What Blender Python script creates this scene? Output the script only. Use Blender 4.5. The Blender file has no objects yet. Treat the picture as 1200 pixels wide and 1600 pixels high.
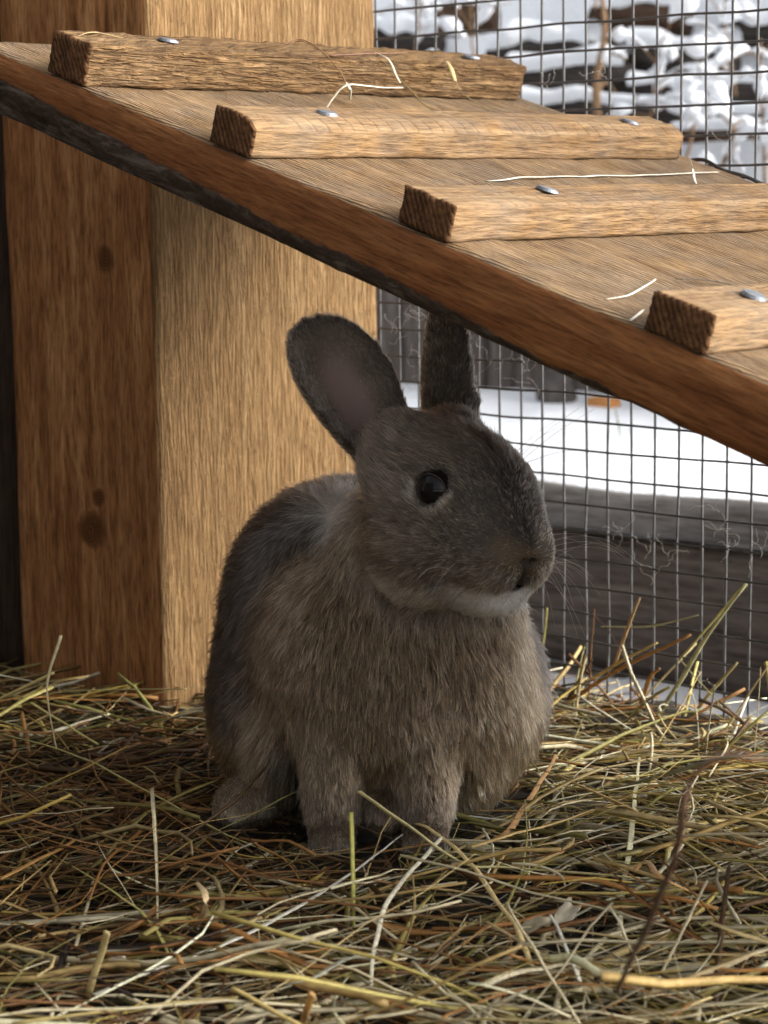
import bpy, bmesh, math, random
import numpy as np
from mathutils import Vector, Matrix, noise as mnoise

rng = np.random.default_rng(7)
random.seed(7)
SC = bpy.context.scene
COL = SC.collection
R_ = math.radians

# ------------------------------------------------------------------ camera
CAM = np.array([0.75835, -0.97850, 0.29700])
ROWS = np.array([[0.73732707, 0.67543076, -0.01191969],
                 [0.09170384, -0.11755784, -0.98882281],
                 [-0.6692826, 0.72799275, -0.14861818]])
cam = bpy.data.cameras.new("camera")
camo = bpy.data.objects.new("camera", cam)
COL.objects.link(camo)
m = Matrix.Identity(4)
for i in range(3):
    m[i][0] = ROWS[0][i]
    m[i][1] = -ROWS[1][i]
    m[i][2] = -ROWS[2][i]
    m[i][3] = CAM[i]
camo.matrix_world = m
cam.sensor_width = 36.0
cam.lens = 36.0 * 3350 / 1600
cam.clip_start = 0.02
cam.clip_end = 500
cam.dof.use_dof = True
cam.dof.focus_distance = 0.955
cam.dof.aperture_fstop = 19.0
SC.camera = camo

# ------------------------------------------------------------------ world, sun, exposure
SUN_DIR = Vector((0.76, 0.50, 0.36)).normalized()      # from the scene towards the sun
w = bpy.data.worlds.new("World")
SC.world = w
w.use_nodes = True
nt = w.node_tree
bg = nt.nodes["Background"]
sky = nt.nodes.new("ShaderNodeTexSky")
sky.sky_type = 'NISHITA'
sky.sun_disc = False
sky.sun_elevation = math.asin(SUN_DIR.z)
sky.sun_rotation = math.atan2(SUN_DIR.x, SUN_DIR.y)
sky.air_density = 1.0
sky.dust_density = 6.0
sky.ozone_density = 0.6
hs = nt.nodes.new("ShaderNodeHueSaturation")
hs.inputs["Saturation"].default_value = 0.20
nt.links.new(sky.outputs[0], hs.inputs["Color"])
nt.links.new(hs.outputs[0], bg.inputs["Color"])
bg.inputs["Strength"].default_value = 0.13
sl = bpy.data.lights.new("sun", 'SUN')
sl.energy = 1.25
sl.angle = R_(50)
sl.color = (1.0, 0.99, 0.975)
so = bpy.data.objects.new("sun", sl)
COL.objects.link(so)
so.rotation_euler = SUN_DIR.to_track_quat('Z', 'Y').to_euler()
SC.view_settings.view_transform = 'Standard'
SC.view_settings.look = 'None'
SC.view_settings.gamma = 1.0
SC.view_settings.use_curve_mapping = False
SC.view_settings.exposure = 1.5
SC.render.engine = 'CYCLES'
SC.cycles.use_denoising = True
SC.cycles.max_bounces = 6
SC.cycles.diffuse_bounces = 4
SC.cycles.transmission_bounces = 6
SC.cycles.transparent_max_bounces = 8
SC.cycles.sample_clamp_indirect = 6.0
try:
    SC.cycles_curves.shape = 'RIBBONS'
except Exception:
    pass


# ------------------------------------------------------------------ helpers
def tag(o, label=None, cat=None, group=None, kind=None):
    if label: o["label"] = label
    if cat: o["category"] = cat
    if group: o["group"] = group
    if kind: o["kind"] = kind
    return o


def link(name, data, parent=None, loc=None, rot=None):
    o = bpy.data.objects.new(name, data)
    COL.objects.link(o)
    if parent is not None: o.parent = parent
    if loc is not None: o.location = loc
    if rot is not None: o.rotation_euler = rot
    return o


def empty(name, loc=(0, 0, 0), rot=(0, 0, 0)):
    return link(name, None, None, loc, rot)


def np_mesh(name, V, F, mats, smooth=True, colors=None, cname="tint"):
    """V (n,3), F (m,4) or (m,3) index array"""
    V = np.asarray(V, dtype=np.float32)
    F = np.asarray(F, dtype=np.int32)
    me = bpy.data.meshes.new(name)
    k = F.shape[1]
    me.vertices.add(len(V))
    me.vertices.foreach_set("co", V.ravel())
    me.loops.add(F.size)
    me.loops.foreach_set("vertex_index", F.ravel())
    me.polygons.add(len(F))
    me.polygons.foreach_set("loop_start", np.arange(0, F.size, k, dtype=np.int32))
    me.polygons.foreach_set("loop_total", np.full(len(F), k, dtype=np.int32))
    if smooth:
        me.polygons.foreach_set("use_smooth", np.ones(len(F), dtype=bool))
    me.update(calc_edges=True)
    me.validate()
    if colors is not None:
        a = me.attributes.new(cname, 'FLOAT_COLOR', 'POINT')
        c = np.ones((len(V), 4), dtype=np.float32)
        c[:, :3] = colors
        a.data.foreach_set("color", c.ravel())
    for mt in (mats if isinstance(mats, (list, tuple)) else [mats]):
        me.materials.append(mt)
    return me


# value noise in numpy (trilinear, smooth) ------------------------------------
_perm = np.random.default_rng(3).random((64, 64, 64)).astype(np.float32)


def vnoise(P, scale=1.0, seed=0):
    Q = np.asarray(P, dtype=np.float64) * scale + seed * 17.31
    i = np.floor(Q).astype(int)
    f = Q - i
    f = f * f * (3 - 2 * f)
    out = 0
    for dx in (0, 1):
        for dy in (0, 1):
            for dz in (0, 1):
                wgt = (f[..., 0] if dx else 1 - f[..., 0]) * (f[..., 1] if dy else 1 - f[..., 1]) * (f[..., 2] if dz else 1 - f[..., 2])
                out = out + wgt * _perm[(i[..., 0] + dx) % 64, (i[..., 1] + dy) % 64, (i[..., 2] + dz) % 64]
    return out * 2 - 1


def fbm(P, scale, octs=3, seed=0):
    return sum(vnoise(P, scale * 2 ** k, seed + k) / 2 ** k for k in range(octs))


def rough_box(dims, cell, amp, nscale, seed, corner=0.0015, stretch=(1, 1, 1)):
    """box centred on 0 as a grid of quads, each vertex pushed by noise so that faces and arrises are uneven"""
    dx, dy, dz = dims
    ns = [max(1, int(round(d / cell))) for d in dims]
    idx = {}
    V = []
    F = []

    def vid(i, j, k):
        key = (i, j, k)
        if key not in idx:
            idx[key] = len(V)
            V.append((dx * (i / ns[0] - .5), dy * (j / ns[1] - .5), dz * (k / ns[2] - .5)))
        return idx[key]
    for a in range(3):
        b, c = (a + 1) % 3, (a + 2) % 3
        for side in (0, ns[a]):
            for p in range(ns[b]):
                for q in range(ns[c]):
                    quad = []
                    for (u, v) in ((0, 0), (1, 0), (1, 1), (0, 1)):
                        t = [0, 0, 0]
                        t[a] = side; t[b] = p + u; t[c] = q + v
                        quad.append(vid(*t))
                    F.append(quad if side else quad[::-1])
    V = np.array(V)
    half = np.array(dims) / 2
    near = (half - np.abs(V)) < 1e-6
    nf = near.sum(1)
    N = np.sign(V) * near
    L = np.linalg.norm(N, axis=1, keepdims=True)
    N = N / np.maximum(L, 1e-9)
    S = V * np.array(stretch)
    d = amp * fbm(S, nscale, 3, seed)
    cn = np.where(nf >= 2, corner * (0.7 + 0.9 * np.abs(vnoise(S, nscale * 1.7, seed + 9))), 0)
    V = V + N * (d - cn)[:, None]
    return V, np.array(F)


# ------------------------------------------------------------------ materials
class NT:
    def __init__(self, name):
        self.m = bpy.data.materials.new(name)
        self.m.use_nodes = True
        self.t = self.m.node_tree
        self.b = self.t.nodes["Principled BSDF"]

    def n(self, typ, **kw):
        nd = self.t.nodes.new(typ)
        for k, v in kw.items():
            if k.startswith("i_"):
                nd.inputs[k[2:].replace("_", " ")].default_value = v
            else:
                setattr(nd, k, v)
        return nd

    def l(self, a, b):
        self.t.links.new(a, b)

    def coord(self, scale, kind="Object", loc=(0, 0, 0), rot=(0, 0, 0)):
        tc = self.n("ShaderNodeTexCoord")
        mp = self.n("ShaderNodeMapping")
        mp.inputs["Scale"].default_value = scale
        mp.inputs["Location"].default_value = loc
        mp.inputs["Rotation"].default_value = rot
        self.l(tc.outputs[kind], mp.inputs[0])
        return mp.outputs[0]

    def noise(self, vec, scale, detail=4, rough=0.6, dist=0.0):
        nd = self.n("ShaderNodeTexNoise")
        nd.inputs["Scale"].default_value = scale
        nd.inputs["Detail"].default_value = detail
        nd.inputs["Roughness"].default_value = rough
        nd.inputs["Distortion"].default_value = dist
        if vec is not None: self.l(vec, nd.inputs["Vector"])
        return nd.outputs["Fac"]

    def ramp(self, fac, stops):
        r = self.n("ShaderNodeValToRGB")
        e = r.color_ramp.elements
        while len(e) < len(stops): e.new(0.5)
        for el, (p, c) in zip(e, stops):
            el.position = p
            el.color = (*c, 1) if len(c) == 3 else c
        self.l(fac, r.inputs[0])
        return r.outputs[0]

    def mix(self, fac, a, b, mode='MIX'):
        nd = self.n("ShaderNodeMix", data_type='RGBA', blend_type=mode)
        for s, v in ((nd.inputs[0], fac), (nd.inputs[6], a), (nd.inputs[7], b)):
            if hasattr(v, "is_output"): self.l(v, s)
            elif isinstance(v, (int, float)): s.default_value = v
            else: s.default_value = (*v, 1)
        return nd.outputs[2]

    def math(self, op, a, b=None, c=None):
        nd = self.n("ShaderNodeMath", operation=op)
        for s, v in zip(nd.inputs, (a, b, c)):
            if v is None: continue
            if hasattr(v, "is_output"): self.l(v, s)
            else: s.default_value = v
        return nd.outputs[0]

    def bump(self, h, strength, dist, prev=None):
        nd = self.n("ShaderNodeBump")
        nd.inputs["Strength"].default_value = strength
        nd.inputs["Distance"].default_value = dist
        self.l(h, nd.inputs["Height"])
        if prev is not None: self.l(prev, nd.inputs["Normal"])
        return nd.outputs[0]

    def done(self, color=None, rough=None, normal=None, **kw):
        if color is not None:
            if hasattr(color, "is_output"): self.l(color, self.b.inputs["Base Color"])
            else: self.b.inputs["Base Color"].default_value = (*color, 1)
        if rough is not None:
            if hasattr(rough, "is_output"): self.l(rough, self.b.inputs["Roughness"])
            else: self.b.inputs["Roughness"].default_value = rough
        if normal is not None: self.l(normal, self.b.inputs["Normal"])
        for k, v in kw.items(): self.b.inputs[k.replace("_", " ")].default_value = v
        return self.m


def stretch_vec(axis, along, across):
    v = [across] * 3
    v[axis] = along
    return tuple(v)


def wood(name, axis, c_dark, c_mid, c_light, fibre=420, blotch=9, saw=None, saw_str=0.5, bump=0.6, bdist=0.0012,
         knots=(), grey=0.0, stain=None, fuzz=0.0, streak_scale=170, contrast=0.85, top_only=False):
    """axis: grain direction (object space). saw: (rotation euler, lines per metre) of the saw marks"""
    t = NT(name)
    g = t.coord(stretch_vec(axis, 0.07, 1.0))
    # growth-ring streaks, fine fibre, blotches
    warp = t.noise(t.coord(stretch_vec(axis, 0.5, 1.0)), 14, 2)
    streak = t.noise(g, streak_scale, 5, 0.65, 0.6)
    fib = t.noise(t.coord(stretch_vec(axis, 0.10, 1.0)), fibre, 3, 0.7)
    blo = t.noise(t.coord(stretch_vec(axis, 0.35, 1.0)), blotch, 3, 0.6, 0.4)
    base = t.ramp(streak, [(0.28, c_dark), (0.5, c_mid), (0.72, c_light)])
    base = t.mix(t.ramp(blo, [(0.35, (0, 0, 0)), (0.65, (1, 1, 1))]), t.mix(0.45, base, c_dark, 'MIX'), base)
    fr = t.ramp(fib, [(0.32, (0.38, 0.33, 0.28)), (0.52, (0.95, 0.95, 0.95)), (0.72, (1.3, 1.3, 1.28))])
    base = t.mix(contrast, base, fr, 'MULTIPLY')
    h = t.math('ADD', t.math('MULTIPLY', fib, 0.7), t.math('MULTIPLY', streak, 0.6))
    if saw:
        rot, per_m, wob = saw
        c = t.coord((1, 1, 1), rot=rot)
        wv = t.n("ShaderNodeTexWave", wave_type='BANDS', bands_direction='X')
        wv.inputs["Scale"].default_value = per_m * 0.314
        wv.inputs["Distortion"].default_value = wob
        wv.inputs["Detail"].default_value = 3
        wv.inputs["Detail Scale"].default_value = 1.5
        t.l(c, wv.inputs["Vector"])
        patch = t.ramp(t.noise(None if False else t.coord((1, 1, 1)), 35, 3), [(0.30, (0, 0, 0)), (0.55, (1, 1, 1))])
        swm = t.math('MULTIPLY', t.math('POWER', wv.outputs["Fac"], 7.0 if top_only else 3.0), patch)
        if top_only:
            sp = t.n("ShaderNodeSeparateXYZ")
            t.l(t.n("ShaderNodeTexCoord").outputs["Normal"], sp.inputs[0])
            swm = t.math('MULTIPLY', swm, t.math('GREATER_THAN', sp.outputs["Z"], 0.6))
        base = t.mix(t.math('MULTIPLY', swm, saw_str), base, tuple(x * 0.45 for x in c_dark))
        h = t.math('SUBTRACT', h, t.math('MULTIPLY', swm, 0.3 if top_only else 1.0))
    if fuzz:
        # torn fibre left by the band saw: short upright ridges
        fz = t.noise(t.coord(stretch_vec(axis, 0.075, 1.0)), 560, 3, 0.6, 0.6)
        fzr = t.ramp(fz, [(0.36, (0, 0, 0)), (0.52, (0.6, 0.6, 0.6)), (0.7, (1, 1, 1))])
        h = t.math('ADD', h, t.math('MULTIPLY', fzr, fuzz))
        base = t.mix(t.math('MULTIPLY', t.math('SUBTRACT', 1.0, fzr), 0.55), base, tuple(x * 0.62 for x in c_dark))  # grooves darkened for dirt and for shade painted into the colour
    for (kp, kr) in knots:
        tc = t.n("ShaderNodeTexCoord")
        vm = t.n("ShaderNodeVectorMath", operation='DISTANCE')
        mp = t.n("ShaderNodeMapping")
        mp.inputs["Location"].default_value = tuple(-x for x in kp)
        t.l(tc.outputs["Object"], mp.inputs[0])
        wn = t.n("ShaderNodeTexNoise"); wn.inputs["Scale"].default_value = 90; wn.inputs["Detail"].default_value = 3
        t.l(tc.outputs["Object"], wn.inputs["Vector"])
        wa = t.n("ShaderNodeVectorMath", operation='MULTIPLY_ADD')
        t.l(wn.outputs["Color"], wa.inputs[0]); wa.inputs[1].default_value = (kr * .9,) * 3
        t.l(mp.outputs[0], wa.inputs[2])
        t.l(wa.outputs[0], vm.inputs[0]); vm.inputs[1].default_value = (kr * .45,) * 3
        d = vm.outputs["Value"]
        rings = t.math('ADD', t.math('MULTIPLY', t.math('SINE', t.math('MULTIPLY', d, 3600)), 0.5), 0.5)
        kf = t.ramp(t.math('DIVIDE', d, kr), [(0.55, (1, 1, 1)), (1.15, (0, 0, 0))])
        halo = t.ramp(t.math('DIVIDE', d, kr), [(0.8, (1, 1, 1)), (2.3, (0, 0, 0))])
        kc = t.mix(rings, tuple(x * 0.22 for x in c_dark), tuple(x * 0.8 for x in c_dark))
        base = t.mix(t.math('MULTIPLY', halo, 0.4), base, tuple(x * 0.75 for x in c_dark))
        base = t.mix(t.math('MULTIPLY', kf, 0.85), base, kc)
    if grey:
        gn = t.ramp(t.noise(t.coord((1, 1, 1)), 30, 4, 0.7), [(0.35, (0, 0, 0)), (0.7, (1, 1, 1))])
        base = t.mix(t.math('MULTIPLY', gn, grey), base, (0.20, 0.185, 0.165))
    if stain:
        base = stain(t, base)
    nrm = t.bump(h, bump, bdist)
    return t.done(base, 0.82, nrm, Specular_IOR_Level=0.18)


M = {}
def bark_stain(t, base):
    """bark left on the wane of the ramp board, where the mesh attribute says so"""
    a = t.n("ShaderNodeAttribute", attribute_name="bark")
    n0 = t.noise(t.coord((0.6, 1, 1)), 90, 4, 0.7)
    fac = t.ramp(t.math('ADD', a.outputs["Fac"], t.math('MULTIPLY', t.math('SUBTRACT', n0, 0.5), 0.55)), [(0.46, (0, 0, 0)), (0.54, (1, 1, 1))])
    n1 = t.noise(t.coord((0.45, 1, 1)), 190, 6, 0.75, 0.8)
    n2 = t.noise(t.coord((0.2, 1, 1)), 60, 4, 0.6, 1.4)
    bk = t.ramp(n1, [(0.3, (0.020, 0.014, 0.010)), (0.52, (0.062, 0.045, 0.033)), (0.75, (0.17, 0.14, 0.11))])
    bk = t.mix(t.ramp(n2, [(0.56, (0, 0, 0)), (0.70, (1, 1, 1))]), bk, (0.24, 0.21, 0.175))
    return t.mix(fac, base, bk)


M['post_side'] = wood("post_side_wood", 2, (0.185, 0.074, 0.024), (0.40, 0.188, 0.072), (0.62, 0.345, 0.152), fibre=640, blotch=22, bump=0.8, contrast=1.0, streak_scale=120,
                      knots=[((0.0053, -0.0919, -0.5116), 0.0125), ((0.0122, -0.0919, -0.4925), 0.0065), ((0.0254, -0.0919, -0.3549), 0.0085)])
M['post_face'] = wood("post_sawn_wood", 2, (0.28, 0.155, 0.062), (0.43, 0.262, 0.115), (0.56, 0.370, 0.18), fibre=760, blotch=7, bump=1.0, bdist=0.002, fuzz=1.2, contrast=0.7)
M['end'] = wood("end_grain_wood", 1, (0.070, 0.032, 0.014), (0.15, 0.072, 0.030), (0.25, 0.128, 0.055), fibre=500, blotch=40, bump=0.6, saw=((0, R_(35), 0), 420, 1.5), saw_str=0.55)
M['deck'] = wood("ramp_deck_wood", 0, (0.175, 0.098, 0.043), (0.295, 0.185, 0.090), (0.40, 0.272, 0.148), fibre=650, blotch=10, bump=1.0, bdist=0.0016, saw=((0, 0, R_(82)), 360, 3.0), saw_str=0.9, grey=0.35, contrast=0.9)
M['deck_side'] = wood("ramp_side_wood", 0, (0.125, 0.044, 0.014), (0.245, 0.098, 0.033), (0.37, 0.170, 0.064), fibre=700, blotch=18, bump=0.7, stain=bark_stain, streak_scale=150, contrast=0.75)
M['cleat'] = wood("cleat_wood", 1, (0.165, 0.085, 0.031), (0.29, 0.172, 0.074), (0.41, 0.272, 0.140), fibre=620, blotch=14, bump=1.0, bdist=0.0018, saw=((0, 0, R_(78)), 120, 1.2), saw_str=0.14, top_only=True, grey=0.35, streak_scale=150, contrast=0.95)
M['cleat_rough'] = wood("rough_cleat_wood", 1, (0.165, 0.084, 0.030), (0.31, 0.182, 0.076), (0.44, 0.29, 0.145), fibre=520, blotch=34, bump=1.0, bdist=0.003, fuzz=0.9, grey=0.12, contrast=0.9)
M['dark_board'] = wood("weathered_board_wood", 2, (0.028, 0.018, 0.012), (0.055, 0.036, 0.024), (0.085, 0.06, 0.042), fibre=400, blotch=12, bump=0.9, bdist=0.002)
M['grey_plank'] = wood("grey_weathered_plank", 0, (0.055, 0.043, 0.036), (0.10, 0.082, 0.069), (0.16, 0.138, 0.118), fibre=200, blotch=6, bump=0.9, bdist=0.004, streak_scale=60)
M['grey_edge'] = wood("grey_plank_edge", 0, (0.10, 0.092, 0.085), (0.18, 0.167, 0.157), (0.27, 0.255, 0.24), fibre=180, blotch=8, bump=0.9, bdist=0.004, streak_scale=60)
M['fence_board'] = wood("dark_fence_board", 2, (0.085, 0.070, 0.062), (0.15, 0.126, 0.112), (0.22, 0.19, 0.17), fibre=120, blotch=6, bump=0.8, bdist=0.004, streak_scale=60)
M['floor'] = wood("floor_board_wood", 0, (0.10, 0.06, 0.03), (0.18, 0.11, 0.055), (0.25, 0.16, 0.08))
M['log'] = wood("log_bark", 0, (0.022, 0.018, 0.016), (0.05, 0.042, 0.037), (0.10, 0.085, 0.075), fibre=60, blotch=5, bump=1.0, bdist=0.01, streak_scale=40)
M['brown_log'] = wood("brown_log_bark", 0, (0.035, 0.020, 0.013), (0.08, 0.045, 0.028), (0.14, 0.085, 0.055), fibre=60, blotch=5, bump=1.0, bdist=0.01, streak_scale=40)

t = NT("galvanised_wire")
n1 = t.noise(t.coord((1, 1, 1)), 140, 3)
M['wire'] = t.done(t.ramp(n1, [(0.3, (0.045, 0.043, 0.043)), (0.7, (0.12, 0.117, 0.115))]), t.ramp(n1, [(0.3, (0.4,) * 3), (0.7, (0.6,) * 3)]), None, Metallic=0.2)
t = NT("dark_wire")
M['dark_wire'] = t.done((0.07, 0.065, 0.06), 0.5, None, Metallic=0.6)
t = NT("nail_steel")
n1 = t.noise(t.coord((1, 1, 1)), 500, 3)
M['nail'] = t.done(t.ramp(n1, [(0.3, (0.15, 0.16, 0.175)), (0.7, (0.30, 0.315, 0.335))]), 0.55, t.bump(n1, 0.4, 0.0006), Metallic=0.75)

t = NT("snow")
n1 = t.noise(t.coord((1, 1, 1)), 14, 5, 0.6)
n2 = t.noise(t.coord((1, 1, 1)), 120, 3, 0.6)
M['snow'] = t.done((0.86, 0.885, 0.92), 0.75, t.bump(t.math('ADD', n1, t.math('MULTIPLY', n2, 0.25)), 0.5, 0.02), Specular_IOR_Level=0.2)
t = NT("orange_brick")
M['brick'] = t.done(t.ramp(t.noise(t.coord((1, 1, 1)), 60, 4), [(0.3, (0.42, 0.17, 0.045)), (0.7, (0.62, 0.29, 0.09))]), 0.85)
t = NT("stone")
n1 = t.noise(t.coord((1, 1, 1)), 25, 5)
M['stone'] = t.done(t.ramp(n1, [(0.3, (0.035, 0.03, 0.027)), (0.7, (0.10, 0.088, 0.08))]), 0.9, t.bump(n1, 0.6, 0.01))

t = NT("hay")
at = t.n("ShaderNodeAttribute", attribute_name="tint")
n1 = t.noise(t.coord((1, 1, 1)), 260, 3)
colr = t.mix(0.8, at.outputs["Color"], t.ramp(n1, [(0.3, (0.62, 0.6, 0.56)), (0.65, (1.08, 1.08, 1.05))]), 'MULTIPLY')
M['hay'] = t.done(colr, 0.55, t.bump(n1, 0.3, 0.0006), Specular_IOR_Level=0.35)
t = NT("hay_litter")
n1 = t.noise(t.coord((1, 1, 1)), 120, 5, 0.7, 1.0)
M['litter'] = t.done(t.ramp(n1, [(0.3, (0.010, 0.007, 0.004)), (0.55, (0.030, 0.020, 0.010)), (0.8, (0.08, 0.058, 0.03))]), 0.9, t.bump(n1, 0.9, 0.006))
t = NT("pale_stem")
n1 = t.noise(t.coord((1, 1, 1)), 200, 3)
M['stem'] = t.done(t.ramp(n1, [(0.3, (0.16, 0.09, 0.045)), (0.7, (0.30, 0.18, 0.09))]), 0.8)


# ------------------------------------------------------------------ tubes and blades
def frames(P):
    P = np.asarray(P, float)
    T = np.gradient(P, axis=0)
    T /= np.maximum(np.linalg.norm(T, axis=1, keepdims=True), 1e-9)
    up = np.array([0.13, 0.21, 0.97])
    A = np.cross(T, up)
    A /= np.maximum(np.linalg.norm(A, axis=1, keepdims=True), 1e-9)
    B = np.cross(A, T)
    return T, A, B


def tube(P, rad, sides=6, flat=1.0, roll=0.0):
    P = np.asarray(P, float)
    n = len(P)
    rad = np.broadcast_to(np.asarray(rad, float), (n,))
    T, A, B = frames(P)
    V = []
    for s in range(sides):
        a = 2 * math.pi * s / sides
        ca, sa = math.cos(a), math.sin(a) * flat
        c2, s2 = ca * math.cos(roll) - sa * math.sin(roll), ca * math.sin(roll) + sa * math.cos(roll)
        V.append(P + (A * c2 + B * s2) * rad[:, None])
    V = np.stack(V, 1).reshape(-1, 3)
    F = []
    for i in range(n - 1):
        for s in range(sides):
            s1 = (s + 1) % sides
            F.append((i * sides + s, i * sides + s1, (i + 1) * sides + s1, (i + 1) * sides + s))
    k = len(V)
    V = np.vstack([V, P[:1], P[-1:]])
    for s in range(sides):
        s1 = (s + 1) % sides
        F.append((k, s1, s, k))
        F.append((k + 1, (n - 1) * sides + s, (n - 1) * sides + s1, k + 1))
    return V, F


def mesh_from(name, V, F, mats, smooth=True, colors=None):
    V = [tuple(v) for v in V]
    F2 = []
    for f in F:
        g = []
        for i in f:
            if not g or i != g[-1]: g.append(int(i))
        if g[0] == g[-1]: g = g[:-1]
        F2.append(g)
    me = bpy.data.meshes.new(name)
    me.from_pydata(V, [], F2)
    if smooth:
        me.polygons.foreach_set("use_smooth", np.ones(len(me.polygons), dtype=bool))
    if colors is not None:
        a = me.attributes.new("tint", 'FLOAT_COLOR', 'POINT')
        c = np.ones((len(V), 4), dtype=np.float32)
        c[:, :3] = colors
        a.data.foreach_set("color", c.ravel())
    for mt in (mats if isinstance(mats, (list, tuple)) else [mats]):
        me.materials.append(mt)
    me.update()
    return me


def spline(pts, n):
    """Catmull-Rom through pts"""
    p = np.asarray(pts, float)
    p = np.vstack([2 * p[0] - p[1], p, 2 * p[-1] - p[-2]])
    out = []
    m_ = len(p) - 3
    for t in np.linspace(0, m_ - 1e-6, n):
        i = int(t); u = t - i
        a, b, c, d = p[i:i + 4]
        out.append(0.5 * (2 * b + (c - a) * u + (2 * a - 5 * b + 4 * c - d) * u * u + (3 * b - a - 3 * c + d) * u ** 3))
    return np.array(out)


# ================================================================== SETTING
# outside snow: one sheet, with a raised part behind the planks
def snow_height(x, y):
    P = np.stack([x, y, 0 * x], -1)
    h = -0.150 + 0.012 * fbm(P, 3.0, 3, 5) + 0.022 * np.clip((y - 0.02) / 0.15, 0, 1)
    bank = np.clip((y - 1.25) / 1.6, 0, 1)
    far = np.clip((y - 2.0) / 3.5, 0, 1)
    h = h + 0.178 * np.clip((y - 0.95) / 0.25, 0, 1)
    h = h + bank * bank * (3 - 2 * bank) * 0.42 + far * 0.55 + 0.10 * bank * fbm(P, 2.2, 4, 8)
    return h


def grid_sheet(xs, ys, hf):
    X, Y = np.meshgrid(xs, ys, indexing='ij')
    Z = hf(X, Y)
    V = np.stack([X, Y, Z], -1).reshape(-1, 3)
    a, b = X.shape
    I = np.arange(a * b).reshape(a, b)
    F = np.stack([I[:-1, :-1], I[1:, :-1], I[1:, 1:], I[:-1, 1:]], -1).reshape(-1, 4)
    return V, F


near_x = np.concatenate([np.linspace(-60, -4.2, 24), np.arange(-4, 2.01, 0.035), np.linspace(2.2, 60, 24)])
near_y = np.concatenate([np.linspace(-60, -2.2, 24), np.arange(-2, 3.61, 0.035), np.linspace(3.8, 80, 30)])
V, F = grid_sheet(near_x, near_y, snow_height)
tag(link("snow_ground", np_mesh("snow_ground", V, F, M['snow'])), "bright white snow covering the ground outside the wire mesh", kind="structure")

# snow lying in the raised bed behind the planks
V, F = grid_sheet(np.arange(-1.9, 0.9, 0.02), np.arange(0.515, 1.02, 0.02),
                  lambda x, y: 0.034 + 0.026 * np.clip((y - 0.55) / 0.45, 0, 1) + 0.008 * fbm(np.stack([x, y, 0 * x], -1), 6, 3, 2) - 0.02 * np.exp(-((y - 0.515) / 0.02) ** 2))
k = len(V)
tag(link("snow_bed", np_mesh("snow_bed", V, F, M['snow'])), "flat white snow filling the raised bed behind the grey planks", kind="structure")


def box_obj(name, dims, loc, mats, cell, amp, nscale, seed, parent=None, rot=None, corner=0.0015, face_mat=None, stretch=(1, 1, 1)):
    V, F = rough_box(dims, cell, amp, nscale, seed, corner, stretch)
    me = np_mesh(name, V, F, mats, smooth=False)
    if face_mat is not None:
        cen = V[F].mean(1)
        mi = face_mat(cen, np.array(dims) / 2)
        me.polygons.foreach_set("material_index", mi.astype(np.int32))
    return link(name, me, parent, loc, rot)


# hutch floor
box_obj("hutch_floor", (2.4, 1.6, 0.02), (0.2, -0.80 - 0.006, -0.012), M['floor'], 0.2, 0.0005, 20, 4)
tag(bpy.data.objects["hutch_floor"], "wooden floor of the hutch under the hay", kind="structure")

# ------------------------------------------------------------------ corner post (12.9 x 18.7 cm timber)
PX0, PX1, PY0 = -0.2705, -0.1415, -0.1868
pw, pd = PX1 - PX0, -PY0 - 0.003
post = box_obj("corner_post", (pw, pd, 1.25), ((PX0 + PX1) / 2, PY0 + pd / 2, 0.615), [M['post_side'], M['post_face']], 0.0065, 0.0007, 60, 11,
               corner=0.0012, stretch=(1, 1, 0.25),
               face_mat=lambda c, h: np.where(c[:, 0] > h[0] - 0.0022, 1, 0))
tag(post, "thick golden brown sawn corner post standing behind the rabbit", "post")
# material coordinates of the knots are written for the post's own origin (see post_side_wood)

# dark weathered boards beside the post (wall that goes on out of the picture)
wl = empty("board_wall", (-0.28, -0.165, 0))
tag(wl, "dark weathered board wall at the far left behind the post", "wall")
for i in range(4):
    box_obj("board", (0.148, 0.022, 1.2), (-0.078 - i * 0.151, 0.0, 0.60), M['dark_board'], 0.02, 0.0012, 30, 20 + i, parent=wl, stretch=(1, 1, .2))

# ------------------------------------------------------------------ wire mesh
WS = 0.016
net = empty("wire_mesh_panel", (0, 0, 0))
tag(net, "grey welded wire mesh with square openings closing the right side of the hutch", "wire mesh")
X0 = -8 * WS      # column 0 of the photograph
ZR = 10 * WS + 0.2279   # row 0
zs = [ZR - r * WS for r in range(-12, 27)]
xs = [X0 + c_ * WS for c_ in range(-2, 44)]
ztop, zbot, xl, xr = max(zs) + 0.01, min(zs) - 0.004, min(xs) - 0.004, max(xs) + 0.01
for i, x in enumerate(xs):
    zz = np.arange(zbot, ztop, 0.008)
    P = np.stack([x + 0.0007 * vnoise(np.stack([0 * zz + i * 3.1, zz * 22, 0 * zz], 1)), 0.0012 + 0.0005 * vnoise(np.stack([0 * zz + i * 5.7, zz * 22, 0 * zz + 4], 1)), zz], 1)
    V, F = tube(P, 0.00074, 6)
    link("vertical_wire", mesh_from("vertical_wire", V, F, M['wire']), net)
for i, z in enumerate(zs):
    xx = np.arange(xl, xr, 0.008)
    P = np.stack([xx, -0.0001 + 0.0004 * vnoise(np.stack([xx * 22, 0 * xx + i * 3.3, 0 * xx + 9], 1)), z + 0.0007 * vnoise(np.stack([xx * 25, 0 * xx + i * 2.3, 0 * xx + 2], 1))], 1)
    V, F = tube(P, 0.00072, 6)
    link("horizontal_wire", mesh_from("horizontal_wire", V, F, M['wire']), net)

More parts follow.
